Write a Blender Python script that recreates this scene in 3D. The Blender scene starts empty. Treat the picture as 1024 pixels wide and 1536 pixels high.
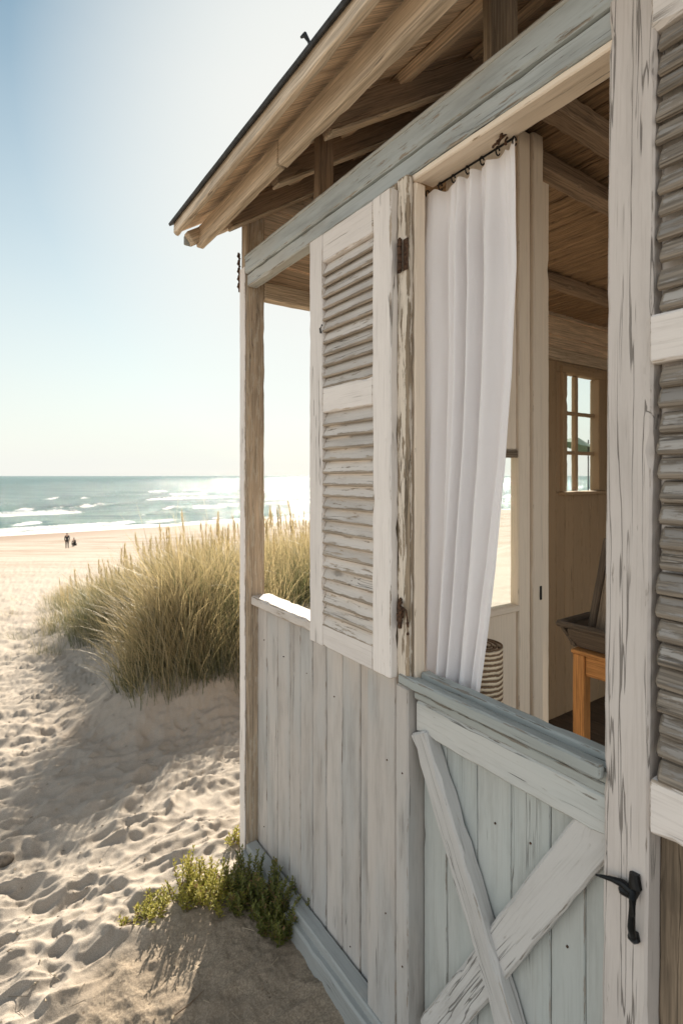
import bpy, bmesh, math, random
import numpy as np
from mathutils import Vector, Matrix

random.seed(7)
np.random.seed(7)
R = math.radians
SC = bpy.context.scene
COL = SC.collection

# ------------------------------------------------------------------ measured layout
EYE = 1.6                 # eye height over the sand in front of the hut
F, CX, HY = 800.0, 512.0, 713.0
D = 0.926                 # distance from the eye to the hut's front
TH = math.atan(552 / 800)
UX, UY = -math.sin(TH), math.cos(TH)     # along the front, towards the sea
NX, NY = math.cos(TH), math.sin(TH)      # into the hut
S0 = 2.03                                # hut origin: at the corner post


def fp(px, py, n=0.0):
    """measured point on the plane n metres behind the hut front -> hut coordinates"""
    r = (px - CX) / F
    Z = (D + n) / (NX * r + NY)
    return Vector((S0 - Z * (UX * r + UY), n, EYE + (HY - py) / F * Z))


def fs(px, py, s):
    r = (px - CX) / F
    Z = s / (UX * r + UY)
    return Vector((S0 - s, Z * (NX * r + NY) - D, EYE + (HY - py) / F * Z))


def lx(px, n=0.0):
    return fp(px, HY, n).x


# ------------------------------------------------------------------ node helper
class NG:
    def __init__(self, name):
        self.mat = bpy.data.materials.new(name)
        self.mat.use_nodes = True
        self.t = self.mat.node_tree
        self.t.nodes.clear()
        self.out = self.t.nodes.new('ShaderNodeOutputMaterial')

    def n(self, typ, ins=None, **props):
        nd = self.t.nodes.new(typ)
        for k, v in props.items():
            setattr(nd, k, v)
        for k, v in (ins or {}).items():
            self.set(nd.inputs[k], v)
        return nd

    def set(self, sock, v):
        if hasattr(v, 'is_output') and v.is_output:
            self.t.links.new(v, sock)
        else:
            if sock.type == 'RGBA' and len(v) == 3:
                v = (*v, 1)
            sock.default_value = v

    def m(self, op, a, b=0.0, c=0.0, clamp=False):
        nd = self.n('ShaderNodeMath', {0: a, 1: b, 2: c}, operation=op)
        nd.use_clamp = clamp
        return nd.outputs[0]

    def v(self, op, a, b=(0, 0, 0)):
        return self.n('ShaderNodeVectorMath', {0: a, 1: b}, operation=op).outputs[0]

    def attr(self, name, fac=False):
        nd = self.n('ShaderNodeAttribute', attribute_name=name)
        return nd.outputs['Fac' if fac else 'Vector']

    def noise(self, vec, scale=1.0, detail=2.0, rough=0.5, dist=0.0, color=False):
        nd = self.n('ShaderNodeTexNoise', {'Vector': vec, 'Scale': scale, 'Detail': detail, 'Roughness': rough, 'Distortion': dist})
        return nd.outputs['Color' if color else 'Fac']

    def sm(self, x, a, b, lo=0.0, hi=1.0):
        nd = self.n('ShaderNodeMapRange', {'Value': x, 'From Min': a, 'From Max': b, 'To Min': lo, 'To Max': hi}, interpolation_type='SMOOTHSTEP')
        return nd.outputs[0]

    def mix(self, f, a, b, blend='MIX'):
        nd = self.n('ShaderNodeMix', data_type='RGBA', blend_type=blend)
        self.set(nd.inputs[0], f)
        self.set(nd.inputs[6], a)
        self.set(nd.inputs[7], b)
        return nd.outputs[2]

    def bump(self, h, strength=0.5, dist=0.003, normal=None):
        ins = {'Height': h, 'Strength': strength, 'Distance': dist}
        if normal is not None:
            ins['Normal'] = normal
        return self.n('ShaderNodeBump', ins).outputs[0]

    def bsdf(self, **ins):
        return self.n('ShaderNodeBsdfPrincipled', {k.replace('_', ' '): v for k, v in ins.items()})

    def done(self, shader):
        self.t.links.new(shader, self.out.inputs[0])
        return self.mat


def wood(name, paint, bare, wear=0.5, edge=0.006, crack=0.5, var=0.10, grime=0.25, rough=0.75, bump=0.7, fine=1.0, edgew=0.22, knots=0.6, tint=None):
    """weathered boards; wear = 0 all paint .. 1 all bare wood"""
    g = NG(name)
    gl, gh, gs = g.attr('gl'), g.attr('gh'), g.attr('gs', True)
    off = g.v('MULTIPLY', g.n('ShaderNodeCombineXYZ', {0: gs, 1: gs, 2: gs}).outputs[0], (37.3, 19.1, 23.7))
    co = g.v('ADD', gl, off)
    # knots bend the grain
    kv = g.n('ShaderNodeTexVoronoi', {'Vector': g.v('MULTIPLY', co, (1.7, 6.0, 3.0)), 'Scale': 1.0, 'Randomness': 1.0})
    ksel = g.sm(g.n('ShaderNodeSeparateColor', {0: kv.outputs['Color']}).outputs[0], 1 - knots * 0.5, 1 - knots * 0.5 + 0.02)
    kd = g.m('ADD', kv.outputs['Distance'], g.m('MULTIPLY', g.m('SUBTRACT', g.noise(co, 40, 2), 0.5), 0.05))
    kn = g.m('MULTIPLY', g.sm(kd, 0.24, 0.04), ksel)
    kcore = g.m('MULTIPLY', g.sm(kd, 0.085, 0.05), ksel)
    warp = g.m('ADD', g.m('MULTIPLY', g.m('SUBTRACT', g.noise(g.v('MULTIPLY', co, (1.6, 7, 7)), 1, 2), 0.5), 0.018), g.m('MULTIPLY', kn, 0.02))
    cw = g.v('ADD', co, g.n('ShaderNodeCombineXYZ', {0: 0.0, 1: warp, 2: warp}).outputs[0])
    fineN = g.noise(g.v('MULTIPLY', cw, (5 * fine, 230 * fine, 230 * fine)), 1, 3, 0.6)
    mid = g.noise(g.v('MULTIPLY', cw, (1.8, 42, 42)), 1, 4, 0.6)
    low = g.noise(g.v('MULTIPLY', co, (2.0, 6, 6)), 1, 3, 0.6)
    # cracks: thin level lines of a stretched noise
    cn = g.noise(g.v('MULTIPLY', cw, (1.1, 34, 34)), 1, 3, 0.5)
    cm = g.sm(g.noise(g.v('MULTIPLY', co, (2.4, 11, 11)), 1, 2), 0.62 - 0.2 * crack, 0.72 - 0.2 * crack)
    cr = g.m('MULTIPLY', g.sm(g.m('ABSOLUTE', g.m('SUBTRACT', cn, 0.5)), 0.010, 0.003), cm)
    cn2 = g.noise(g.v('MULTIPLY', cw, (4.5, 190, 190)), 1, 2, 0.5)
    cm2 = g.sm(g.noise(g.v('MULTIPLY', co, (5, 22, 22)), 1, 2), 0.66 - 0.16 * crack, 0.74 - 0.16 * crack)
    cr2 = g.m('MULTIPLY', g.sm(cn2, 0.36, 0.30), cm2)
    crk = g.m('MAXIMUM', cr, g.m('MULTIPLY', cr2, 0.6))
    # distance to the nearest edge of the board
    dd = g.v('SUBTRACT', gh, g.v('ABSOLUTE', gl))
    sx = g.n('ShaderNodeSeparateXYZ', {0: dd})
    a, b, c = sx.outputs
    d2 = g.m('MAXIMUM', g.m('MINIMUM', a, b), g.m('MINIMUM', g.m('MAXIMUM', a, b), c))
    ed = g.sm(d2, edge, 0.0)
    chip = g.noise(g.v('MULTIPLY', cw, (13, 95, 95)), 1, 6, 0.68)
    chip = g.m('ADD', chip, g.m('MULTIPLY', g.m('SUBTRACT', low, 0.5), 0.28))
    chip = g.m('ADD', chip, g.m('MULTIPLY', ed, edgew))
    th = 0.86 - 0.62 * wear
    wm = g.sm(chip, th - 0.02, th + 0.05)
    if wear >= 1:
        wm = 1.0
    # colours
    pv = g.m('ADD', 1 - var, g.m('MULTIPLY', gs, 2 * var))
    pc = g.mix(1.0, paint, g.n('ShaderNodeCombineColor', {0: pv, 1: pv, 2: pv}).outputs[0], 'MULTIPLY')
    if tint:
        pc = g.mix(g.sm(g.noise(g.v('MULTIPLY', co, (1.5, 5, 5)), 1, 3, 0.6), 0.4, 0.68), pc, tint)
    gr = g.m('MULTIPLY', g.sm(g.noise(g.v('MULTIPLY', co, (3.0, 16, 16)), 1, 5, 0.65), 0.42, 0.8), grime)
    pc = g.mix(gr, pc, (0.30 * paint[0], 0.28 * paint[1], 0.26 * paint[2]))
    pc = g.mix(g.m('MULTIPLY', g.sm(fineN, 0.5, 0.28), 0.22), pc, (0.45 * paint[0], 0.42 * paint[1], 0.38 * paint[2]))
    bv = g.m('ADD', 0.55, g.m('MULTIPLY', mid, 0.9))
    bc = g.mix(g.sm(fineN, 0.3, 0.7), tuple(0.58 * x for x in bare), tuple(1.15 * x for x in bare))
    bc = g.mix(1.0, bc, g.n('ShaderNodeCombineColor', {0: bv, 1: bv, 2: bv}).outputs[0], 'MULTIPLY')
    col = g.mix(wm, pc, bc)
    dark = tuple(0.26 * x for x in bare)
    col = g.mix(g.m('MULTIPLY', kcore, 0.65), col, tuple(0.35 * x for x in bare))
    col = g.mix(g.m('MULTIPLY', g.m('SUBTRACT', kn, kcore), 0.22), col, tuple(0.55 * x for x in bare))
    col = g.mix(g.m('MULTIPLY', crk, 0.75), col, dark)
    h = g.m('ADD', g.m('MULTIPLY', fineN, 0.35), g.m('MULTIPLY', mid, 0.55))
    h = g.m('SUBTRACT', h, g.m('MULTIPLY', crk, 1.4))
    h = g.m('SUBTRACT', h, g.m('MULTIPLY', wm, 0.35)) if wear < 1 else h
    b = g.bsdf(Base_Color=col, Roughness=rough, Normal=g.bump(h, bump, 0.0022))
    b.inputs['Specular IOR Level'].default_value = 0.25
    return g.done(b.outputs[0])


def plain(name, col, rough=0.6, metal=0.0, noise=0.3, scale=30, bump=0.3, dist=0.002):
    g = NG(name)
    co = g.n('ShaderNodeTexCoord').outputs['Object']
    nz = g.noise(co, scale, 5, 0.6)
    c = g.mix(g.sm(nz, 0.3, 0.7), tuple(x * (1 - noise) for x in col), tuple(x * (1 + noise) for x in col))
    b = g.bsdf(Base_Color=c, Roughness=rough, Metallic=metal, Normal=g.bump(nz, bump, dist))
    return g.done(b.outputs[0])


M = {}
M['cream'] = wood('cream_paint', (0.71, 0.665, 0.625), (0.47, 0.39, 0.31), wear=0.27, crack=0.5, grime=0.16)
M['door_post'] = wood('flaking_cream_paint', (0.63, 0.58, 0.54), (0.38, 0.33, 0.28), wear=0.26, crack=1.5, grime=0.3, edge=0.004)
M['worn'] = wood('worn_frame_paint', (0.64, 0.57, 0.48), (0.32, 0.25, 0.175), wear=0.5, crack=0.85, edge=0.012, grime=0.4)
M['cream_in'] = wood('bounce_warmed_cream', (0.8, 0.69, 0.56), (0.36, 0.27, 0.18), wear=0.14, crack=0.1, grime=0.12, bump=0.35, knots=0.2)  # warmer copy of the cream, bounced light put into the colour
M['slat'] = wood('grey_louvre_wood', (0.56, 0.52, 0.475), (0.36, 0.3, 0.235), edge=0.011, edgew=0.3, wear=0.42, crack=0.5, var=0.12, grime=0.35)
M['slat_bare'] = wood('bare_louvre_wood', (0.33, 0.31, 0.285), (0.25, 0.215, 0.175), edge=0.009, edgew=0.3, wear=0.62, crack=0.8, var=0.28, grime=0.45)
M['wall'] = wood('grey_green_wall_paint', (0.49, 0.455, 0.42), (0.34, 0.295, 0.25), wear=0.25, crack=0.35, var=0.07, grime=0.5, tint=(0.43, 0.425, 0.41), knots=0.7)
M['plinth'] = wood('plinth_paint', (0.31, 0.32, 0.31), (0.24, 0.215, 0.185), wear=0.28, crack=0.35, grime=0.35)  # base colour darkened for shade at the wall foot as well as grime
M['door'] = wood('pale_teal_door_paint', (0.455, 0.475, 0.455), (0.35, 0.32, 0.28), wear=0.20, crack=0.2, var=0.05, grime=0.38, tint=(0.435, 0.47, 0.455), knots=0.7)
M['door_rail'] = wood('washed_teal_paint', (0.55, 0.555, 0.53), (0.34, 0.31, 0.27), wear=0.30, crack=0.6, grime=0.3, tint=(0.47, 0.51, 0.5))
M['brace'] = wood('washed_grey_brace', (0.55, 0.54, 0.52), (0.4, 0.365, 0.32), wear=0.32, crack=0.8, grime=0.35, knots=0.9)
M['teal'] = wood('weathered_teal_paint', (0.4, 0.435, 0.435), (0.34, 0.3, 0.25), wear=0.35, crack=0.5, grime=0.45, tint=(0.44, 0.44, 0.41), knots=0.9)
M['sill'] = wood('sill_paint', (0.355, 0.38, 0.365), (0.25, 0.225, 0.19), wear=0.32, crack=0.5, grime=0.35)
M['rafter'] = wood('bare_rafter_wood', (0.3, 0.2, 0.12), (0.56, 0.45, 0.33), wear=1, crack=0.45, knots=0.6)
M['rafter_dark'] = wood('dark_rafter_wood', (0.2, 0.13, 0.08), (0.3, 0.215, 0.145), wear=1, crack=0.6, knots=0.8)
M['fascia'] = wood('sunbleached_board', (0.3, 0.2, 0.12), (0.6, 0.49, 0.37), wear=1, crack=0.45, bump=0.9, knots=0.3)
M['roofboard'] = wood('roof_boarding', (0.3, 0.2, 0.12), (0.72, 0.56, 0.4), wear=1, crack=0.4, knots=0.6)
M['ceil'] = wood('old_ceiling_boards', (0.3, 0.2, 0.12), (0.33, 0.215, 0.12), wear=1, crack=0.9, bump=1.0)
M['post'] = wood('bare_post_wood', (0.50, 0.43, 0.34), (0.44, 0.345, 0.25), wear=0.7, crack=0.45, grime=0.3, knots=0.8)
M['pine'] = wood('pine_boards', (0.36, 0.255, 0.155), (0.33, 0.23, 0.13), wear=0.4, crack=0.1, var=0.06, grime=0.15, bump=0.4)
M['table'] = wood('orange_pine', (0.5, 0.25, 0.09), (0.46, 0.215, 0.07), wear=1, crack=0.1, bump=0.3)
M['darkwood'] = wood('dark_driftwood', (0.1, 0.075, 0.05), (0.105, 0.078, 0.055), wear=1, crack=0.8)
M['barn'] = wood('old_brown_boards', (0.2, 0.15, 0.1), (0.22, 0.17, 0.12), wear=1, crack=0.8, knots=0.6)
M['floor'] = wood('floor_boards', (0.2, 0.15, 0.1), (0.09, 0.065, 0.045), wear=1, crack=0.5)
M['sill_top'] = wood('sun_worn_sill', (0.54, 0.495, 0.45), (0.40, 0.33, 0.26), wear=0.42, crack=0.5, grime=0.35)
M['iron'] = plain('black_iron', (0.012, 0.013, 0.014), 0.42, 0.6, 0.4, 120, 0.25, 0.001)
M['rust'] = plain('rusty_iron', (0.085, 0.045, 0.025), 0.85, 0.3, 0.6, 140, 0.6, 0.002)
M['roofing'] = plain('dark_roofing_sheet', (0.035, 0.037, 0.04), 0.6, 0.3, 0.4, 40, 0.5, 0.003)


# ------------------------------------------------------------------ mesh builder
class MB:
    def __init__(self):
        self.v, self.f, self.gl, self.gh, self.gs = [], [], [], [], []

    def add(self, pts, faces, gl, gh, seed):
        o = len(self.v)
        self.v += [tuple(p) for p in pts]
        self.f += [tuple(i + o for i in fc) for fc in faces]
        self.gl += gl
        self.gh += [gh] * len(pts)
        self.gs += [seed] * len(pts)

    def board(self, A, B, w, t, nrm, c=0.003, j=0.0005, seg=0.035, chip=0.05, seed=None, wB=None, bow=0.0, ends=True, endj=0.0):
        """a sawn board from A to B: w across, t along nrm, chamfered and a little uneven"""
        A, B, nrm = Vector(A), Vector(B), Vector(nrm)
        L = (B - A).length
        d = (B - A) / L
        wv = d.cross(nrm).normalized()
        nv = wv.cross(d).normalized()
        if nv.dot(nrm) < 0:
            nv = -nv
        seed = random.random() if seed is None else seed
        j *= 0.55
        seg = min(seg, 0.04) if L < 3.2 else seg
        ns = max(1, min(80, int(L / seg)))
        c = min(c, 0.3 * t, 0.3 * w)
        xs = [c * 0.0] + [L * k / ns for k in range(ns + 1)][0:] if not ends else [0.0, c] + [L * k / ns for k in range(1, ns)] + [L - c, L]
        if not ends:
            xs = [L * k / ns for k in range(ns + 1)]
        pts, gl = [], []
        bph = random.random() * 6.28
        e0 = (random.random() - 0.5) * endj
        e1 = (random.random() - 0.5) * endj
        for k, x in enumerate(xs):
            cap = ends and k in (0, len(xs) - 1)
            ww = (w + ((wB or w) - w) * x / L) / 2
            tt = t / 2
            if cap:
                ww -= c
                tt -= c
            bo = bow * math.sin(math.pi * x / L) + j * 1.2 * math.sin(bph + x * 9)
            for (sx, sy) in ((1, 1), (1, -1), (-1, -1), (-1, 1)):
                cc = c * (0.88 + 0.24 * random.random())
                if random.random() < chip * 0.5 and not cap:
                    cc *= 1.4 + 1.5 * random.random()
                cc = min(cc, 0.42 * t, 0.42 * w)
                jx, jy = random.gauss(0, j), random.gauss(0, j)
                p1 = (sx * (ww - cc) + jx, sy * tt + jy)
                p2 = (sx * ww + jx, sy * (tt - cc) + jy)
                for (px, py) in ((p1, p2) if sx * sy > 0 else (p2, p1)):
                    xe = x
                    if endj:
                        fr = px / ww
                        xe += (e0 * fr * (1 - x / L) + e1 * fr * x / L)
                    pts.append(A + d * xe + wv * (px + bo) + nv * py)
                    gl.append((x - L / 2, px, py))
        faces = []
        for k in range(len(xs) - 1):
            for q in range(8):
                a, b = k * 8 + q, k * 8 + (q + 1) % 8
                faces.append((a, b, b + 8, a + 8))
        faces.append(tuple(range(7, -1, -1)))
        faces.append(tuple((len(xs) - 1) * 8 + q for q in range(8)))
        self.add(pts, faces, gl, (L / 2, w / 2, t / 2), seed)

    def box(self, lo, hi, axis=None, **kw):
        """axis-aligned board filling lo..hi; the grain runs along the longest side"""
        lo, hi = Vector(lo), Vector(hi)
        s = hi - lo
        m = (lo + hi) / 2
        ax = axis if axis is not None else max(range(3), key=lambda i: s[i])
        oth = [i for i in range(3) if i != ax]
        th = min(oth, key=lambda i: s[i])
        wd = [i for i in oth if i != th][0]
        A, B = m.copy(), m.copy()
        A[ax], B[ax] = lo[ax], hi[ax]
        nr = Vector((0, 0, 0))
        nr[th] = 1
        self.board(A, B, s[wd], s[th], nr, **kw)

    def tube(self, path, rad, nseg=8, seed=0.5):
        path = [Vector(p) for p in path]
        rads = rad if isinstance(rad, (list, tuple)) else [rad] * len(path)
        pts, gl, faces = [], [], []
        up = Vector((0.3, 0.2, 1)).normalized()
        x = 0
        for k, p in enumerate(path):
            d = (path[min(k + 1, len(path) - 1)] - path[max(k - 1, 0)]).normalized()
            a = d.cross(up)
            if a.length < 0.05:
                a = d.cross(Vector((1, 0, 0)))
            a.normalize()
            b = d.cross(a)
            for q in range(nseg):
                an = 2 * math.pi * q / nseg
                pts.append(p + (a * math.cos(an) + b * math.sin(an)) * rads[k])
                gl.append((x, math.cos(an) * rads[k], math.sin(an) * rads[k]))
            if k < len(path) - 1:
                x += (path[k + 1] - p).length
        for k in range(len(path) - 1):
            for q in range(nseg):
                a, b = k * nseg + q, k * nseg + (q + 1) % nseg
                faces.append((a, b, b + nseg, a + nseg))
        faces.append(tuple(range(nseg - 1, -1, -1)))
        faces.append(tuple((len(path) - 1) * nseg + q for q in range(nseg)))
        self.add(pts, faces, gl, (x, rad if not isinstance(rad, (list, tuple)) else max(rad), 1), seed)

    def build(self, name, mat, parent=None, sharp=32, solid_label=None):
        me = bpy.data.meshes.new(name)
        me.from_pydata(self.v, [], self.f)
        bm = bmesh.new()
        bm.from_mesh(me)
        bmesh.ops.recalc_face_normals(bm, faces=bm.faces)
        bm.to_mesh(me)
        bm.free()
        n = len(self.v)
        for nm, dat in (('gl', self.gl), ('gh', self.gh)):
            at = me.attributes.new(nm, 'FLOAT_VECTOR', 'POINT')
            at.data.foreach_set('vector', np.array(dat, dtype=np.float32).ravel())
        at = me.attributes.new('gs', 'FLOAT', 'POINT')
        at.data.foreach_set('value', np.array(self.gs, dtype=np.float32))
        me.polygons.foreach_set('use_smooth', [True] * len(me.polygons))
        me.set_sharp_from_angle(angle=R(sharp))
        me.materials.append(mat)
        return link(name, me, parent)


def link(name, me, parent=None):
    o = bpy.data.objects.new(name, me)
    COL.objects.link(o)
    if parent is not None:
        o.parent = parent
    return o


def mesh_np(name, verts, faces, mat, parent=None, attrs=None, smooth=True):
    """faces: (n,k) array of equal-sized polygons"""
    me = bpy.data.meshes.new(name)
    verts = np.asarray(verts, dtype=np.float32)
    faces = np.asarray(faces, dtype=np.int32)
    nf, k = faces.shape
    me.vertices.add(len(verts))
    me.vertices.foreach_set('co', verts.ravel())
    me.loops.add(nf * k)
    me.loops.foreach_set('vertex_index', faces.ravel())
    me.polygons.add(nf)
    me.polygons.foreach_set('loop_start', np.arange(nf, dtype=np.int32) * k)
    me.polygons.foreach_set('loop_total', np.full(nf, k, dtype=np.int32))
    me.update(calc_edges=True)
    me.polygons.foreach_set('use_smooth', np.full(nf, smooth))
    for nm, dat in (attrs or {}).items():
        at = me.attributes.new(nm, 'FLOAT', 'POINT')
        at.data.foreach_set('value', np.asarray(dat, dtype=np.float32).ravel())
    me.materials.append(mat)
    me.validate()
    return link(name, me, parent)


def tag(o, label, cat, group=None, kind=None):
    o['label'] = label
    o['category'] = cat
    if group:
        o['group'] = group
    if kind:
        o['kind'] = kind
    return o


def empty(name, loc=(0, 0, 0), rz=0.0):
    o = bpy.data.objects.new(name, None)
    o.empty_display_size = 0.1
    COL.objects.link(o)
    o.location = loc
    o.rotation_euler = (0, 0, rz)
    return o


def part(name, mat, parent, fn, **kw):
    mb = MB()
    fn(mb)
    return mb.build(name, mat, parent, **kw)


# ------------------------------------------------------------------ numpy noise
_T = np.random.RandomState(3).rand(8, 256, 256)


def vnoise(x, y, k=0):
    xi, yi = np.floor(x).astype(int), np.floor(y).astype(int)
    fx, fy = x - xi, y - yi
    fx = fx * fx * fx * (fx * (fx * 6 - 15) + 10)
    fy = fy * fy * fy * (fy * (fy * 6 - 15) + 10)
    T = _T[k % 8]
    a, b = T[xi & 255, yi & 255], T[(xi + 1) & 255, yi & 255]
    c, d = T[xi & 255, (yi + 1) & 255], T[(xi + 1) & 255, (yi + 1) & 255]
    return (a * (1 - fx) + b * fx) * (1 - fy) + (c * (1 - fx) + d * fx) * fy


def fbm(x, y, o=4, k=0, g=0.5):
    s, a, n = 0, 1, 0
    for i in range(o):
        s = s + a * vnoise(x * 2 ** i + 13.7 * i, y * 2 ** i + 7.1 * i, k + i)
        n += a
        a *= g
    return s / n


def sstep(x, a, b):
    t = np.clip((x - a) / (b - a), 0, 1)
    return t * t * (3 - 2 * t)


def softplus(x):
    return np.where(x > 20, x, np.log1p(np.exp(np.minimum(x, 20))))


def dimples(x, y, cell, k, aspect=1.6, depth=1.0, dens=0.8):
    """trampled prints: oval pits with a pushed-up rim"""
    gx, gy = np.floor(x / cell).astype(int), np.floor(y / cell).astype(int)
    out = np.zeros_like(x)
    T1, T2, T3, T4 = (_T[(k + i) % 8] for i in range(4))
    for i in (-1, 0, 1):
        for jj in (-1, 0, 1):
            cx, cy = gx + i, gy + jj
            a, b = cx & 255, cy & 255
            px = (cx + T1[a, b]) * cell
            py = (cy + T2[a, b]) * cell
            an = (T3[a, b] - 0.5) * 2.2 + 0.5
            pr = (T4[a, b] < dens) * (0.45 + 0.8 * T3[b, a])
            dx, dy = x - px, y - py
            ca, sa = np.cos(an), np.sin(an)
            u, v = (dx * ca + dy * sa) / (0.36 * cell * aspect / 1.6), (-dx * sa + dy * ca) / (0.36 * cell / aspect)
            r2 = u * u + v * v
            out += pr * (-np.exp(-r2 * 1.1) + 0.55 * np.exp(-(np.sqrt(r2) - 1.55) ** 2 * 4.0))
    return out * depth


# ------------------------------------------------------------------ the ground's shape
SEA = -9.0
MOUND = np.array([(-6.0, 10.9), (-4.75, 8.3), (-3.4, 6.1), (-2.45, 5.25), (-1.85, 4.6), (-1.62, 3.85), (-1.3, 3.5), (-0.95, 3.75), (-0.7, 4.1), (0.3, 4.6), (1.0, 5.8), (1.2, 8.0), (0.0, 10.5), (-2.4, 11.6), (-4.2, 11.4)])


def poly_sd(x, y, P):
    """signed distance, negative inside"""
    d = np.full(x.shape, 1e9)
    ins = np.zeros(x.shape, bool)
    n = len(P)
    for i in range(n):
        ax, ay = P[i]
        bx, by = P[(i + 1) % n]
        ex, ey = bx - ax, by - ay
        t = np.clip(((x - ax) * ex + (y - ay) * ey) / (ex * ex + ey * ey), 0, 1)
        d = np.minimum(d, np.hypot(x - ax - t * ex, y - ay - t * ey))
        c = ((ay > y) != (by > y)) & (x < (bx - ax) * (y - ay) / (by - ay + 1e-12) + ax)
        ins ^= c
    return np.where(ins, -d, d)


def shore(x):
    return 165 - 22 * softplus((10 - x) / 21) + 4 * np.sin(x / 17.0)


def ground(x, y, fine=True):
    A = -0.118 * 1.2 * softplus((y - 3.6) / 1.2)
    B = SEA + 0.03 * (shore(x) - y)
    B = np.minimum(B, 1.0)
    k = 0.35
    z = np.where(y > 12, np.maximum(A, B) + k * np.log1p(np.exp(-np.abs(A - B) / k)), A)
    z = np.where((y > 8) & (y <= 12), A + (np.maximum(A, B) + k * np.log1p(np.exp(-np.abs(A - B) / k)) - A) * sstep(y, 8, 12), z)
    # grass dune
    sd = poly_sd(x, y, MOUND)
    hgt = 0.05 + 0.46 * sstep(x, -4.4, -0.8) + 0.1 * sstep(x, -0.8, 1.5)
    m = sstep(-sd + 0.12 * (fbm(x * 2.2, y * 2.2, 3, 5) - 0.5), -0.30, 0.45)
    z = z + hgt * m * (0.85 + 0.3 * fbm(x * 1.3, y * 1.3, 3, 2))
    # inland dunes on the right
    z = z + 4.9 * np.exp(-(((x - 19) / 6.0) ** 2 + ((y - 31) / 9.0) ** 2)) + 2.0 * sstep(x, 12, 40) * sstep(y, 10, 60) * fbm(x / 9, y / 9, 3, 5) * (y < 140)
    # bank of coarse sand along the hut front
    z = z + 0.075 * np.exp(-(((x + 0.52) / 0.34) ** 2 + ((y - 2.02) / 0.30) ** 2))
    z = z - 0.03 * sstep(y, 1.9, 1.2) * sstep(x, -0.9, -0.3)
    if fine:
        near = sstep(y, 45, 12)
        soil = soil_mask(x, y)
        mnd = np.clip(m * 1.4, 0, 1) * sstep(sd, 0.5, -0.2)
        am = near * (1 - 0.75 * mnd) * (1 - 0.65 * soil)
        wx = x + 0.10 * (fbm(x * 2.5, y * 2.5, 2, 1) - 0.5)
        wy = y + 0.10 * (fbm(x * 2.5, y * 2.5, 2, 4) - 0.5)
        z = z + am * (0.075 * (fbm(wx * 1.4, wy * 1.9, 4, 3) - 0.5) * 1.3)
        z = z + am * dimples(wx, wy, 0.27, 0, 1.7, 0.017, 0.75)
        z = z + am * dimples(wx + 3.3, wy + 1.7, 0.13, 3, 1.5, 0.010, 0.6)
        rg = 1 - np.abs(2 * fbm(wx * 3.0 - wy * 1.2, wy * 5.5, 3, 6) - 1)
        z = z + am * 0.016 * rg ** 2
        ru, rv = 0.80 * wx + 0.60 * wy, -0.60 * wx + 0.80 * wy      # wind-drawn ridges running up to the right
        r2 = 1 - np.abs(2 * fbm(ru * 2.6, rv * 7.5, 3, 1) - 1)
        z = z + am * 0.028 * r2 ** 2.6 * (0.4 + 0.9 * fbm(wx * 1.1, wy * 1.1, 2, 7))
        r3 = 1 - np.abs(2 * fbm(ru * 7, rv * 17, 2, 4) - 1)
        z = z + am * 0.013 * r3 ** 2.4
        z = z + am * sstep(y, 9, 5) * dimples(wx + 1.1, wy - 2.3, 0.072, 2, 1.4, 0.006, 0.55)
        z = z + near * 0.010 * (fbm(x * 18, y * 18, 4, 2) - 0.5) * sstep(y, 9, 4)
        z = z + soil * 0.016 * (fbm(x * 16, y * 16, 5, 5, 0.62) - 0.5)
        z = z + (1 - near) * 0.12 * (fbm(x / 3.0, y / 2.0, 4, 1) - 0.5) * sstep(shore(x) - y, 12, 45)
    return z


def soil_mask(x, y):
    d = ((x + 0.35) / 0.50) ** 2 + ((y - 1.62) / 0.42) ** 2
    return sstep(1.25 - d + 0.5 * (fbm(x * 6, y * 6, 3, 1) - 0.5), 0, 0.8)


def gz(x, y):
    return float(ground(np.array([float(x)]), np.array([float(y)]), True)[0])


def polar_sheet(angs, rows):
    a = np.radians(angs)
    AA, RR = np.meshgrid(a, rows)
    X, Y = RR * np.tan(AA), RR
    nr, nc = AA.shape
    idx = np.arange(nr * nc).reshape(nr, nc)
    f = np.stack([idx[:-1, :-1], idx[:-1, 1:], idx[1:, 1:], idx[1:, :-1]], -1).reshape(-1, 4)
    return X, Y, f


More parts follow.
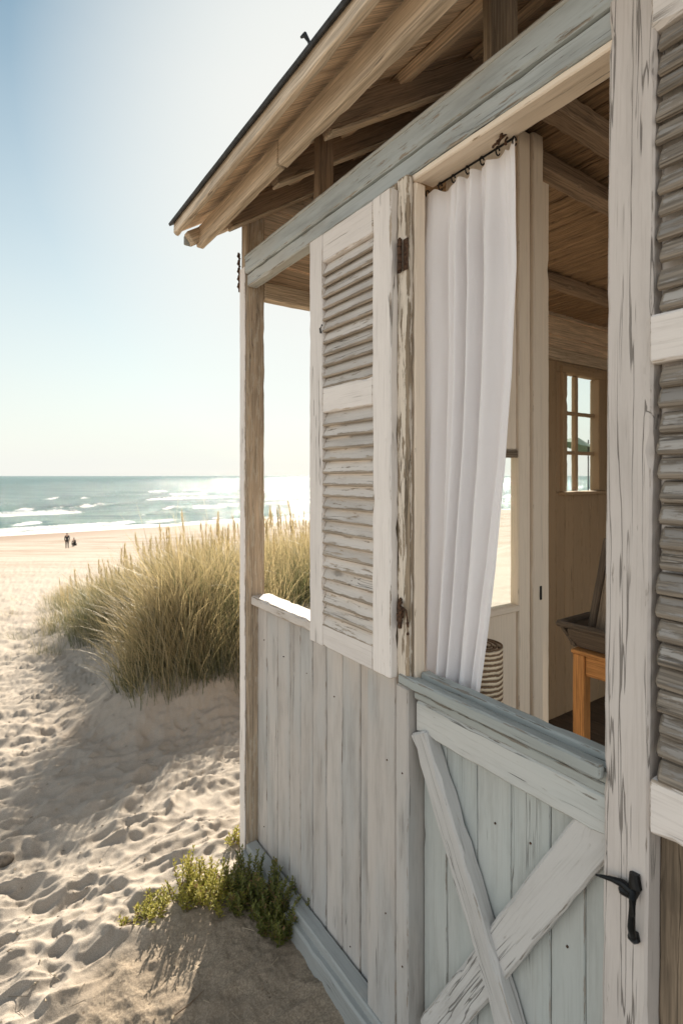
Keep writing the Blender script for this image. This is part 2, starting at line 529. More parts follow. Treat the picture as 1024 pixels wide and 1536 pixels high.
def build_ground():
    angs = np.concatenate([np.linspace(-86, -62, 30, endpoint=False), np.linspace(-62, -36, 60, endpoint=False), np.linspace(-36, 8, 460, endpoint=False), np.linspace(8, 62, 130, endpoint=False), np.linspace(62, 86, 30)])
    inv = np.linspace(1 / 0.95, 1 / 60, 760)
    rows = np.concatenate([1 / inv, np.linspace(62, 260, 100)])
    X, Y, f = polar_sheet(angs, rows)
    Zz = ground(X, Y)
    q = shore(X) - Y
    wet = sstep(q + 9 * (fbm(X / 12, Y / 12, 3, 2) - 0.5), 26, 9)
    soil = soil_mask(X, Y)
    g = NG('beach_sand')
    tc = g.n('ShaderNodeTexCoord').outputs['Object']
    gr = g.noise(tc, 420, 3, 0.7)
    gr2 = g.noise(tc, 170, 5, 0.75)
    bl = g.noise(tc, 3.1, 4, 0.6)
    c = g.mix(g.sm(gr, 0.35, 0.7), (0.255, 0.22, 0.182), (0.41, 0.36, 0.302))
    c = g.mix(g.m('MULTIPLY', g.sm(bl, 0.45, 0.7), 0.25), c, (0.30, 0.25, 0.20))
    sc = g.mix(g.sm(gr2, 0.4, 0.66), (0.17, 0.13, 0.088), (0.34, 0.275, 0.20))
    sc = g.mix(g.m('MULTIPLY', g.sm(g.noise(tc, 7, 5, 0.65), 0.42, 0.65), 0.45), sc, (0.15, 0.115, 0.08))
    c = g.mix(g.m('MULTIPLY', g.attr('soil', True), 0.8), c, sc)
    deb = g.sm(g.noise(tc, 60, 2, 0.5), 0.70, 0.74)
    c = g.mix(g.m('MULTIPLY', deb, g.m('ADD', 0.12, g.m('MULTIPLY', g.attr('soil', True), 0.6))), c, (0.10, 0.07, 0.045))
    # wrack lines and wet sand nearer the water
    wr = g.noise(g.v('MULTIPLY', tc, (0.09, 0.5, 1)), 1, 5, 0.65)
    c = g.mix(g.m('MULTIPLY', g.sm(wr, 0.45, 0.6), g.m('MULTIPLY', g.attr('wrack', True), 0.75)), c, (0.20, 0.13, 0.085))
    c = g.mix(g.attr('wet', True), c, (0.235, 0.165, 0.115))
    h = g.m('ADD', g.m('MULTIPLY', gr, 0.5), gr2)
    b = g.bsdf(Base_Color=c, Roughness=g.m('SUBTRACT', 0.95, g.m('MULTIPLY', g.attr('wet', True), 0.35)), Normal=g.bump(h, 0.55, 0.004))
    b.inputs['Specular IOR Level'].default_value = 0.2
    wrack = sstep(q, 12, 30) * sstep(q, 150, 70)
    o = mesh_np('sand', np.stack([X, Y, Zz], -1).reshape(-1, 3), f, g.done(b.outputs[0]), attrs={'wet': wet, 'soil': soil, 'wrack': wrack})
    o['kind'] = 'structure'
    # land behind the camera, coarse
    xs = np.linspace(-120, 120, 60)
    ys = np.concatenate([np.linspace(-120, -5, 24), np.linspace(-4, 0.93, 14)])
    XX, YY = np.meshgrid(xs, ys)
    ZZ = ground(XX, YY, False) - 0.02
    idx = np.arange(XX.size).reshape(XX.shape)
    f = np.stack([idx[:-1, :-1], idx[:-1, 1:], idx[1:, 1:], idx[1:, :-1]], -1).reshape(-1, 4)
    o2 = mesh_np('sand', np.stack([XX, YY, ZZ], -1).reshape(-1, 3), f, o.data.materials[0])
    o2['kind'] = 'structure'


def build_sea():
    angs = np.concatenate([np.linspace(-60, -35, 40, endpoint=False), np.linspace(-35, 22, 620, endpoint=False), np.linspace(22, 60, 40)])
    inv = np.linspace(1 / 78, 1 / 9000, 520)
    X, Y, f = polar_sheet(angs, 1 / inv)
    q = Y - shore(X)                       # metres out from the waterline
    z = np.zeros_like(X)
    foam = np.zeros_like(X)
    # breaking lines, each alive only along stretches of the shore
    for i, (q0, hh, wd, k) in enumerate([(7, 0.22, 2.0, 0), (17, 0.40, 2.6, 5), (30, 0.55, 3.0, 1), (46, 0.9, 4.0, 2), (74, 1.15, 5.0, 3), (112, 1.2, 6.5, 4), (160, 1.2, 8, 5), (225, 1.2, 10, 6), (310, 1.2, 13, 7)]):
        qq = q - q0 - 7 * (1 + i * 0.35) * (fbm(X / (26 + 9 * i) + 5 * i, Y * 0 + i, 3, k) - 0.5)
        along = sstep(fbm(X / (13 + 4 * i) + 3.3 * i, Y * 0 + 9.7 * i, 4, k + 1), 0.38 - 0.05 * (i > 2), 0.56 - 0.07 * (i > 2))
        pr = np.where(qq < 0, np.exp(-(qq / (0.45 * wd)) ** 2), np.exp(-(qq / (1.7 * wd)) ** 2))
        z += hh * along * pr
        br = sstep(fbm(X / (7 + 3 * i) + 1.3 * i, Y / 30, 4, k + 2), 0.46, 0.58) if i > 1 else 0.6 + 0.4 * fbm(X / 6, Y / 6, 3, 1)
        foam = np.maximum(foam, along * br * np.exp(-((qq + 0.6 * wd) / (0.7 * wd)) ** 2) * (1.0 if i < 3 else 0.8 if i < 6 else 0.6))
        foam = np.maximum(foam, 0.75 * along * br * sstep(-qq, 0, 2) * np.exp(-(np.maximum(-qq - 3, 0) / (2.2 * wd)) ** 2) * (i < 3))
    z += 0.30 * (fbm(X / 9, Y / 7, 3, 2) - 0.5) * sstep(q, 4, 40)
    swash = sstep(q + 5 * (fbm(X / 9, Y / 5, 3, 3) - 0.5), 13, 2)
    foam = np.maximum(foam, 0.85 * swash)
    shallow = sstep(q, 95, 0)
    g = NG('sea_water')
    tc = g.n('ShaderNodeTexCoord').outputs['Object']
    n1 = g.noise(g.v('MULTIPLY', tc, (0.35, 0.5, 1)), 1, 5, 0.6)
    n2 = g.noise(g.v('MULTIPLY', tc, (1.6, 2.4, 1)), 1, 3, 0.6)
    n3 = g.noise(g.v('MULTIPLY', tc, (0.02, 0.055, 1)), 1, 4, 0.6)
    col = g.mix(g.attr('shallow', True), (0.085, 0.14, 0.138), (0.20, 0.26, 0.235))
    col = g.mix(g.sm(n3, 0.42, 0.62), col, (0.05, 0.10, 0.105))
    fn = g.noise(g.v('MULTIPLY', tc, (0.5, 1.1, 1)), 1, 5, 0.7)
    fm = g.sm(g.m('ADD', g.attr('foam', True), g.m('MULTIPLY', g.m('SUBTRACT', fn, 0.5), 0.9)), 0.38, 0.62)
    col = g.mix(fm, col, (0.72, 0.72, 0.70))
    h = g.m('ADD', n1, g.m('MULTIPLY', n2, 0.55))
    nm = g.bump(h, 1.0, 1.0)
    df = g.n('ShaderNodeBsdfDiffuse', {'Color': col, 'Normal': nm}).outputs[0]
    gs = g.n('ShaderNodeBsdfGlossy', {'Color': (0.95, 1.0, 1.0, 1), 'Roughness': 0.11, 'Normal': nm}).outputs[0]
    fc = g.n('ShaderNodeLayerWeight', {'Blend': 0.5, 'Normal': nm}).outputs['Facing']
    k = g.m('MULTIPLY', g.m('ADD', 0.03, g.m('MULTIPLY', g.m('POWER', fc, 4.0), 0.52)), g.m('SUBTRACT', 1.0, g.m('MULTIPLY', fm, 0.85)))
    b = g.n('ShaderNodeMixShader', {0: k, 1: df, 2: gs})
    o = mesh_np('sea', np.stack([X, Y, z + SEA + 0.02], -1).reshape(-1, 3), f, g.done(b.outputs[0]), attrs={'foam': foam, 'shallow': shallow})
    o['kind'] = 'structure'


# ------------------------------------------------------------------ vegetation
def blades(P, n, rnd, hmin, hmax, wmin, wmax, wind, spread, nseg=5, keep=None):
    """P: root points (n,3). returns verts, faces, attr(random), attr(height)"""
    az = rnd.uniform(0, 2 * np.pi, n)
    L = rnd.uniform(hmin, hmax, n)
    lean = rnd.uniform(0.05, spread, n)
    dx = np.cos(az) * lean + wind[0] * rnd.uniform(0.3, 1.3, n)
    dy = np.sin(az) * lean + wind[1] * rnd.uniform(0.3, 1.3, n)
    bend = rnd.uniform(0.5, 1.6, n)
    w = rnd.uniform(wmin, wmax, n)
    side = rnd.uniform(0, np.pi, n)
    sxv, syv = np.cos(side), np.sin(side)
    V = np.zeros((n, nseg + 1, 2, 3), np.float32)
    T = np.zeros((n, nseg + 1, 2), np.float32)
    pos = P.copy()
    for k in range(nseg + 1):
        t = k / nseg
        hw = 0.5 * w * (1 - t) ** 0.6 + 0.0002
        V[:, k, 0] = pos + np.stack([sxv * hw, syv * hw, 0 * hw], -1)
        V[:, k, 1] = pos - np.stack([sxv * hw, syv * hw, 0 * hw], -1)
        T[:, k] = t
        tt = (t + 0.5 / nseg)
        hx, hy = dx * (0.35 + bend * tt ** 1.5 * 1.6), dy * (0.35 + bend * tt ** 1.5 * 1.6)
        hz = np.maximum(1.0 - 0.45 * bend * tt ** 2 * np.hypot(dx, dy) * 1.6, -0.4)
        nn = np.sqrt(hx * hx + hy * hy + hz * hz)
        pos = pos + np.stack([hx / nn, hy / nn, hz / nn], -1) * (L / nseg)[:, None]
    idx = np.arange(n * (nseg + 1) * 2).reshape(n, nseg + 1, 2)
    f = np.stack([idx[:, :-1, 0], idx[:, :-1, 1], idx[:, 1:, 1], idx[:, 1:, 0]], -1).reshape(-1, 4)
    rr = np.repeat(rnd.rand(n), (nseg + 1) * 2)
    return V.reshape(-1, 3), f, rr, T.reshape(-1)


def grass_material():
    g = NG('marram_grass')
    r, t = g.attr('rnd', True), g.attr('tip', True)
    green = g.mix(r, (0.052, 0.070, 0.028), (0.125, 0.13, 0.055))
    straw = g.mix(r, (0.27, 0.215, 0.10), (0.46, 0.365, 0.195))
    c = g.mix(g.sm(g.m('ADD', t, g.m('MULTIPLY', r, 0.8)), 0.6, 1.35), green, straw)
    d = g.n('ShaderNodeBsdfDiffuse', {'Color': c}).outputs[0]
    tr = g.n('ShaderNodeBsdfTranslucent', {'Color': c}).outputs[0]
    gl = g.n('ShaderNodeBsdfGlossy', {'Color': (1, 1, 1, 1), 'Roughness': 0.45}).outputs[0]
    s = g.n('ShaderNodeMixShader', {0: 0.5, 1: d, 2: tr}).outputs[0]
    s = g.n('ShaderNodeMixShader', {0: 0.05, 1: s, 2: gl}).outputs[0]
    return g.done(s)


def build_grass():
    rnd = np.random.RandomState(11)
    mat = grass_material()
    # tussocks
    N = 44000
    cx, cy = rnd.uniform(-5.8, 1.3, 1500), rnd.uniform(3.7, 11.6, 1500)
    sdc = poly_sd(cx, cy, MOUND)
    k = sdc < -0.10 + 0.28 * (fbm(cx * 1.7, cy * 1.7, 2, 3) - 0.5)
    cx, cy = cx[k][:210], cy[k][:210]
    cx = np.concatenate([cx, [-1.42, -1.25, -1.12, -1.0, -2.3, -2.6, -3.4]])
    cy = np.concatenate([cy, [3.72, 3.9, 3.8, 4.05, 5.3, 5.6, 6.3]])
    # stray tufts off the edge of the patch
    ex = np.array([-1.62, -3.75, -2.95, -0.62, -5.9, -4.9, -2.1])
    ey = np.array([4.35, 6.2, 5.35, 4.0, 9.6, 7.9, 4.95])
    cx, cy = np.concatenate([cx, ex]), np.concatenate([cy, ey])
    nc = len(cx)
    tsize = rnd.uniform(0.45, 1.4, nc)
    tsize[-14:-7] = [1.15, 1.35, 1.2, 1.3, 1.1, 1.2, 1.0]
    tsize[-7:] = 0.5
    tlean = rnd.normal(0, 0.16, (nc, 2))
    tcol = rnd.uniform(-0.35, 0.35, nc)
    pr = tsize / (cy ** 1.5)
    ci = rnd.choice(nc, N, p=pr / pr.sum())
    sg = 0.05 + 0.085 * tsize[ci]
    x = cx[ci] + rnd.normal(0, 1, N) * sg
    y = cy[ci] + rnd.normal(0, 1, N) * sg
    sd = poly_sd(x, y, MOUND)
    keep = (sd < 0.04) | (ci >= nc - 7)
    x, y, sd, ci = x[keep], y[keep], sd[keep], ci[keep]
    z = ground(x, y, False) - 0.02
    n = len(x)
    size = (0.42 + 0.36 * sstep(x, -4.4, -0.8)) * (0.55 + 0.5 * tsize[ci]) * (0.66 + 0.34 * sstep(-sd, -0.05, 0.4)) * np.where(rnd.rand(n) < 0.06, 1.28, 1.0)
    wind = (-0.20 + tlean[ci, 0], -0.08 + tlean[ci, 1])
    V, f, rr, tt = blades(np.stack([x, y, z], -1), n, rnd, 0.5, 1.08, 0.003, 0.009, wind, 0.8)
    per = 12
    rr = np.clip(rr * 0.75 + 0.12 + np.repeat(tcol[ci], per), 0, 1)
    base = np.repeat(np.stack([x, y, z], -1), per, 0)
    V = base + (V - base) * np.repeat(size, per)[:, None]
    o = mesh_np('dune_grass', V, f, mat, attrs={'rnd': rr, 'tip': tt})
    tag(o, 'long green and straw marram grass covering the dune behind the hut corner', 'grass', kind='stuff')
    # flowering stalks with feathery heads
    ns = 300
    x = rnd.uniform(-4.0, 0.9, 4000)
    y = rnd.uniform(4.6, 9.5, 4000)
    k = poly_sd(x, y, MOUND) < -0.25
    x, y = x[k][:ns], y[k][:ns]
    z = ground(x, y, False)
    Vs, Fs, Rs, Ts, off = [], [], [], [], 0
    for i in range(len(x)):
        L = rnd.uniform(0.72, 1.08) * (0.50 + 0.46 * float(sstep(np.array(x[i]), -4.2, -0.9)))
        lx_, ly_ = rnd.normal(-0.05, 0.09), rnd.normal(0, 0.06)
        P0 = np.array([x[i], y[i], z[i]])
        tip = P0 + np.array([lx_ * L, ly_ * L, L])
        m = 3
        for (px, w0) in ((0.0, 0.003),):
            q = np.array([P0 + [w0, 0, 0], P0 - [w0, 0, 0], tip - [w0 * .6, 0, 0], tip + [w0 * .6, 0, 0]])
            Vs.append(q); Fs.append(np.array([[0, 1, 2, 3]]) + off); off += 4
            Rs += [0.9] * 4; Ts += [0.9] * 4
        hl = rnd.uniform(0.16, 0.26)
        for s in range(46):
            u = s / 46
            c = tip - (tip - P0) / L * hl * (1 - u) + rnd.normal(0, 0.003, 3)
            rad = 0.016 * math.sin(math.pi * min(1, 0.12 + 0.88 * u) ** 0.8) + 0.004
            an = rnd.uniform(0, 6.28)
            dv = np.array([math.cos(an) * rad, math.sin(an) * rad, 0.035])
            sv = np.array([-math.sin(an), math.cos(an), 0]) * 0.0035
            q = np.array([c - sv, c + sv, c + dv + sv * .4, c + dv - sv * .4])
            Vs.append(q); Fs.append(np.array([[0, 1, 2, 3]]) + off); off += 4
            Rs += [0.55 + 0.4 * rnd.rand()] * 4; Ts += [1.0] * 4
    o = mesh_np('grass_seed_heads', np.concatenate(Vs), np.concatenate(Fs), mat, attrs={'rnd': Rs, 'tip': Ts}, smooth=False)
    tag(o, 'tan feathery seed heads standing above the dune grass', 'grass', kind='stuff')


def leaf_material(name, c0, c1, trans=0.4):
    g = NG(name)
    r = g.attr('rnd', True)
    c = g.mix(r, c0, c1)
    if trans > 0.3:
        c = g.mix(g.sm(r, 0.93, 0.95), c, (0.26, 0.16, 0.075))        # a few dry leaves
    p = g.bsdf(Base_Color=c, Roughness=0.5)
    p.inputs['Specular IOR Level'].default_value = 0.3
    tr = g.n('ShaderNodeBsdfTranslucent', {'Color': c}).outputs[0]
    return g.done(g.n('ShaderNodeMixShader', {0: trans, 1: p.outputs[0], 2: tr}).outputs[0])


def plant(name, label, spots, nstems, hgt, rnd, mat, stem_mat, leaf=(0.014, 0.024), lean=0.5, group=None):
    """leafy beach plant: stems rising from spots (x, y, radius), pointed leaves up each stem"""
    x0, y0 = spots[0][0], spots[0][1]
    root = empty(name, (x0, y0, gz(x0, y0)))
    tag(root, label, 'plant', group)
    Vs, Fs, Rs, off = [], [], [], 0
    sb = MB()
    if len(spots) > 1:
        run = sorted(spots, key=lambda q: q[0])
        sb.tube([Vector((q[0], q[1], gz(q[0], q[1]) + 0.001)) - root.location for q in run], [0.0024] * (len(run) - 1) + [0.0012], 5)
    for i in range(nstems):
        sx, sy, sr = spots[rnd.randint(len(spots))]
        a, r = rnd.uniform(0, 6.28), sr * math.sqrt(rnd.rand())
        bx, by = sx + r * math.cos(a), sy + r * math.sin(a)
        p = np.array([bx, by, gz(bx, by) - 0.004])
        H = hgt * rnd.uniform(0.55, 1.25) * (1.15 - 0.5 * r / (sr + 1e-6))
        d = np.array([math.cos(a) * lean * rnd.uniform(0.1, 1.1), math.sin(a) * lean * rnd.uniform(0.1, 1.1), 1.0])
        d /= np.linalg.norm(d)
        tip = p + d * H
        sb.tube([Vector(p) - root.location, Vector((p + tip) / 2 + rnd.normal(0, 0.003, 3)) - root.location, Vector(tip) - root.location], [0.0016, 0.0013, 0.0008], 4)
        nl = int(H / 0.0042)
        for k in range(nl):
            u = 0.15 + 0.85 * (k + rnd.rand()) / nl
            c = p + (tip - p) * u
            an = k * 2.4 + rnd.uniform(-0.4, 0.4)
            up = 0.35 + 1.1 * u * u + rnd.uniform(-0.3, 0.3)
            dv = np.array([math.cos(an), math.sin(an), up])
            dv /= np.linalg.norm(dv)
            sv = np.cross(dv, [0, 0, 1.0])
            sv /= np.linalg.norm(sv) + 1e-9
            nv = np.cross(sv, dv)
            L = rnd.uniform(*leaf) * (1.15 - 0.45 * u)
            W = L * 0.24
            q = np.array([c, c + dv * L * 0.45 + sv * W + nv * W * .35, c + dv * L * 0.5, c + dv * L * 0.45 - sv * W + nv * W * .35, c + dv * L - nv * L * 0.12])
            Vs.append(q - np.array(root.location))
            Fs.append(np.array([[0, 1, 4, 2], [0, 2, 4, 3]]) + off)
            off += 5
            Rs += [rnd.rand()] * 5
    mesh_np('leaves', np.concatenate(Vs), np.concatenate(Fs), mat, root, {'rnd': Rs}, smooth=False)
    sb.build('stem', stem_mat, root)
    return root


def shrub(x, y, w, h, rnd, mat, stem_mat, label, group):
    root = empty('shrub', (x, y, gz(x, y) - 0.05))
    tag(root, label, 'shrub', group)
    n = int(1500 * w)
    a = rnd.normal(0, 1, (n, 3))
    a /= np.linalg.norm(a, axis=1)[:, None]
    r = rnd.uniform(0.45, 1.0, n) ** 0.5 * (0.75 + 0.5 * fbm(a[:, 0] * 2 + 9, a[:, 2] * 2 + 5, 2, 1))
    P = a * r[:, None] * np.array([w / 2, w / 2, h / 2]) + np.array([0, 0, h * 0.5])
    P[:, 2] = np.maximum(P[:, 2], 0.05)
    d = rnd.normal(0, 1, (n, 3)) + a
    d /= np.linalg.norm(d, axis=1)[:, None]
    s = np.cross(d, rnd.normal(0, 1, (n, 3)))
    s /= np.linalg.norm(s, axis=1)[:, None]
    L = rnd.uniform(0.10, 0.2, n)[:, None]
    V = np.stack([P - s * L * .3, P + d * L * .5 - s * 0, P + s * L * .3, P - d * L * .5], 1).reshape(-1, 3)
    f = np.arange(n * 4).reshape(n, 4)
    mesh_np('crown', V, f, mat, root, {'rnd': np.repeat(rnd.rand(n), 4)}, smooth=False)
    sb = MB()
    for k in range(4):
        e = Vector((rnd.uniform(-.3, .3) * w, rnd.uniform(-.3, .3) * w, h * 0.6))
        sb.tube([(0, 0, -0.1), e * 0.5 + Vector((0.05, 0, 0.05)), e], [0.05, 0.035, 0.015], 6)
    sb.build('trunk', stem_mat, root)


# ------------------------------------------------------------------ the hut
def build_hut():
    hut = empty('beach_hut', (S0 * UX + D * NX, S0 * UY + D * NY, 0.0), math.atan2(-UY, -UX))
    tag(hut, 'weathered cream and teal wooden beach hut with louvred shutters and half door', 'hut')
    P = lambda nm, mat, fn, par=hut, **kw: part(nm, M[mat], par, fn, **kw)
    E = EYE

    # corner post (reaches the roof), ends bare
    P('corner_post', 'post', lambda m: m.box((-0.052, 0.0, -0.15), (0.0, 0.082, E + 1.08), c=0.004, j=0.0012, chip=0.12))
    P('corner_strip', 'cream', lambda m: m.box((-0.050, -0.008, -0.12), (-0.002, -0.001, E + 0.86), c=0.002, chip=0.1))

    def hin(m):
        for k in range(5):
            z = E + 0.78 + 0.032 * k
            m.tube([(-0.055, -0.004, z), (-0.062, -0.011, z + 0.012), (-0.056, -0.009, z + 0.026)], 0.0045, 6)
        m.tube([(-0.058, -0.006, E + 0.77), (-0.058, -0.006, E + 0.93)], 0.004, 6)
    P('rusty_hinge', 'rust', hin)

    # header beam: two stepped boards
    xr = S0 + 0.55
    hb = P('header_beam', 'teal', lambda m: (m.box((0.004, -0.010, E + 0.826), (xr, 0.040, E + 0.902), c=0.006, j=0.001, seg=0.09),
                                           m.box((0.006, 0.0005, E + 0.776), (xr, 0.045, E + 0.8245), c=0.004, j=0.001, seg=0.09)))
    P('drip_moulding', 'teal', lambda m: m.board((0.004, -0.006, E + 0.894), (xr, -0.006, E + 0.894), 0.012, 0.016, (0, 1, 0.5), c=0.003), hb)
    # cream lintel below, stepped soffit
    x0, x1 = lx(612, 0.0), S0 - 0.42
    P('lintel', 'cream_in', lambda m: (m.box((x0, 0.004, E + 0.758), (x1, 0.034, E + 0.7745), c=0.003),
                                       m.box((x0, 0.036, E + 0.769), (x1, 0.088, E + 0.80), c=0.003)))

    # boarded panel under the window
    nb = 0.050
    edges = [lx(v, nb) for v in (386, 400, 416, 434, 451, 469, 489, 513, 540, 567)]
    bounds = edges

    def wallboards(m):
        for a, b in zip(bounds[:-1], bounds[1:]):
            g = 0.0016
            m.box((a + g, nb + random.uniform(-.0015, .0015), 0.03), (b - g, nb + 0.02, E - 0.525), c=0.0032, j=0.0007, chip=0.03)
        m.box((bounds[0], nb + 0.024, 0.0), (bounds[-1], nb + 0.036, E - 0.53), axis=2)
    P('wall_panel', 'wall', wallboards)
    xe = lx(567, nb)
    P('wall_post', 'wall', lambda m: m.box((xe + 0.006, 0.004, 0.0), (lx(591, 0.0), 0.06, E - 0.50), c=0.004, chip=0.08))
    P('window_sill', 'sill_top', lambda m: m.box((0.002, 0.017, E - 0.534), (lx(595, 0.02), 0.104, E - 0.497), c=0.005, j=0.001, chip=0.12))
    P('skirting', 'plinth', lambda m: m.box((-0.0, -0.004, 0.0), (lx(591, 0.0), 0.046, 0.085), c=0.005, j=0.001))
    P('plinth', 'plinth', lambda m: m.box((-0.01, -0.024, -0.2), (S0 + 0.4, 0.03, 0.058), c=0.006, j=0.0015))

    # jamb: cream above the door ledge, grey-green below
    s_l, s_r = 1.068, 1.021
    P('door_jamb', 'wall', lambda m: m.box((S0 - s_l, -0.018, 0.0), (S0 - s_r, 0.060, E - 0.543), c=0.004, chip=0.08))
    P('opening_jamb', 'worn', lambda m: m.box((S0 - s_l - 0.06, -0.010, E - 0.49), (S0 - s_l - 0.002, 0.05, E + 0.772), c=0.003))
    P('door_frame', 'worn', lambda m: m.box((S0 - s_l, -0.016, E - 0.53), (S0 - s_r - 0.001, 0.006, E + 0.772), c=0.005, j=0.0012, chip=0.2))
    P('door_frame', 'cream_in', lambda m: m.box((S0 - s_l, 0.008, E - 0.53), (S0 - s_r, 0.045, E + 0.757), c=0.003))
    P('door_stop', 'cream_in', lambda m: m.box((S0 - 1.105, 0.047, E - 0.5), (S0 - 1.064, 0.135, E + 0.755), c=0.003))
    P('door_stop', 'wall', lambda m: m.box((S0 - s_l - 0.02, 0.066, 0.0), (S0 - s_r + 0.02, 0.085, E - 0.55), c=0.003))

    # half door
    dx0, dx1 = S0 - s_r + 0.003, S0 - 0.53
    DB = [dx0] + [lx(v, 0.036) for v in (670, 715, 766, 825, 877)] + [dx1 + 0.02]

    def dboards(m):
        for a, b in zip(DB[:-1], DB[1:]):
            m.box((a + 0.0009, 0.036 + random.uniform(-.0008, .0008), 0.03), (b - 0.0009, 0.055, E - 0.575), c=0.0022, j=0.0004, chip=0.02)
        m.box((dx0, 0.058, 0.03), (dx1, 0.068, E - 0.58), axis=2)
    door = P('half_door', 'door', dboards)
    P('rail', 'door_rail', lambda m: m.box((dx0 + 0.004, 0.002, E - 0.652), (dx1 + 0.02, 0.034, E - 0.572), c=0.006, j=0.0012, chip=0.15), door)
    nf = -0.004
    b2a, b2b = fp(915, 1218, 0.006), fp(640, 1560, 0.006)
    P('brace', 'brace', lambda m: m.board((b2a.x, 0.021, b2a.z), (b2b.x, 0.021, b2b.z), 0.078, 0.028, (0, 1, 0), c=0.005, j=0.0014, chip=0.2), door)
    b1a, b1b = fp(627, 1098, nf), fp(775, 1600, nf)
    P('brace', 'brace', lambda m: m.board((b1a.x, 0.013, b1a.z), (b1b.x, 0.013, b1b.z), 0.060, 0.042, (0, 1, 0), c=0.005, j=0.0014, chip=0.15), door)
    xp = fp(902, 1110, -0.012).x
    # ledge over the half door: front nosing, dark groove, raised back strip
    P('ledge', 'sill', lambda m: (m.box((S0 - s_l + 0.012, -0.022, E - 0.5395), (xp + 0.0015, -0.002, E - 0.5125), c=0.004, j=0.001, chip=0.1),
                                  m.box((S0 - s_l + 0.014, -0.0015, E - 0.55), (xp + 0.01, 0.022, E - 0.521), c=0.003),
                                  m.box((S0 - s_r + 0.004, 0.0225, E - 0.55), (dx1 + 0.03, 0.052, E - 0.508), c=0.004, j=0.001, chip=0.1),
                                  m.box((S0 - s_r + 0.004, 0.0, E - 0.571), (dx1 + 0.02, 0.030, E - 0.552), c=0.002)), door)

    for px, py in ((630, 1200), (655, 1180), (690, 1225), (742, 1235), (795, 1265), (845, 1330), (700, 1450), (765, 1470), (850, 1420), (800, 1350)):
        q = fp(px, py, 0.0345)
        P('nail', 'rust', lambda m: m.tube([(q.x, 0.040, q.z), (q.x, 0.0335, q.z)], 0.0024, 8), door)
    for px, py in ((396, 960), (425, 985), (460, 1010), (501, 1045), (553, 1090), (580, 1140), (396, 1240), (443, 1330), (478, 1390), (525, 1420), (578, 1370), (603, 1160), (603, 1450)):
        n_ = 0.0485 if px < 567 else 0.0035 if px < 590 else -0.0185
        q = fp(px, py, n_)
        P('nail', 'rust', lambda m: m.tube([(q.x, n_ + 0.006, q.z), (q.x, n_ - 0.001, q.z)], 0.0022, 8))

    # big right door post, leaning a touch
    A, B = fp(900, 1300, -0.012), fp(914, 20, -0.012)
    wpost = 0.074
    tz = (E + 0.83)
    xa = A.x + (A.x - B.x) * (0.2 + 0)
    P('door_post', 'door_post', lambda m: m.board((A.x + wpost / 2 - 0.004, 0.020, -0.1), (B.x + wpost / 2, 0.020, tz), wpost, 0.062, (0, 1, 0), c=0.004, j=0.0005, seg=0.025, chip=0.07, wB=wpost + 0.004, endj=0.008))

    # thumb latch on the post
    hx = fp(951, 1330, -0.012)

    def latch(m):
        f = lambda px, py, n: fp(px, py, n)
        m.tube([f(951, 1310, -0.016), f(952, 1330, -0.018), f(949, 1345, -0.017)], [0.008, 0.0105, 0.006], 10)
        m.tube([f(949, 1335, -0.022), f(948, 1350, -0.034), f(947, 1372, -0.037), f(946, 1392, -0.032), f(949, 1406, -0.018)], [0.006, 0.0055, 0.0052, 0.0062, 0.006], 10)
        m.tube([f(950, 1396, -0.014), f(950, 1408, -0.016), f(950, 1413, -0.014)], [0.007, 0.010, 0.004], 10)
        m.tube([f(946, 1337, -0.022), f(933, 1325, -0.022), f(915, 1318, -0.024), f(893, 1312, -0.026)], [0.0075, 0.0068, 0.0042, 0.0018], 10)
        m.tube([f(944, 1341, -0.018), f(932, 1334, -0.018), f(929, 1330, -0.017)], [0.0075, 0.008, 0.004], 10)
    P('thumb_latch', 'iron', latch)

    # left shutter, open flat on the front
    n0, n1 = -0.041, -0.014
    sx0, sxa, sxb, sx1 = lx(464, n0), lx(483, n0), lx(558, n0), lx(585, n0)
    zt, zb = E + 0.745, E - 0.527

    def shut(m):
        m.box((sx0, n0, zb), (sxa, n1, zt), c=0.003, j=0.0008, chip=0.12)
        m.box((sxb, n0, zb), (sx1, n1, zt), c=0.0035, j=0.001, chip=0.2)
        for (za, zc) in ((E + 0.655, zt - 0.001), (E + 0.192, E + 0.270), (zb + 0.001, E - 0.460)):
            m.box((sxa + 0.0006, n0 + 0.0015, za), (sxb - 0.0006, n1 - 0.001, zc), c=0.003, j=0.0007, chip=0.12)
    sh = P('shutter', 'cream', shut)
    sh['label'] = 'cream shutter with grey louvres opened against the hut front'

    def louv(m):
        for (za, zc, npz) in ((E + 0.270, E + 0.655, 11), (E - 0.460, E + 0.192, 18)):
            pz = (zc - za) / npz
            for k in range(npz):
                z = za + pz * (k + 0.5) + random.gauss(0, 0.0009)
                tilt = 0.43 + random.gauss(0, 0.015)
                m.board((sxa - 0.004, -0.026, z), (sxb + 0.004, -0.026, z), 0.0505, 0.0085, (0, -math.cos(tilt), math.sin(tilt)), c=0.0028, j=0.0001, seg=0.04, chip=0.02)
    P('louvre_panel', 'slat', louv, sh)

    def hinge(m):
        a = sx1 + 0.012
        z0, z1 = E + 0.525, E + 0.605
        for k in range(4):                                   # barrel knuckles
            za = z0 + 0.0205 * k
            m.tube([(a + 0.008, -0.026, za), (a + 0.008, -0.026, za + 0.0185)], 0.0062, 10)
        m.tube([(a + 0.008, -0.026, z0 - 0.006), (a + 0.008, -0.026, z1 + 0.004)], 0.0032, 8)
        m.box((a - 0.012, -0.0185, z0), (a + 0.004, -0.0165, z1), c=0.0008)
        m.box((a + 0.011, -0.0185, z0), (a + 0.030, -0.0165, z1), c=0.0008)
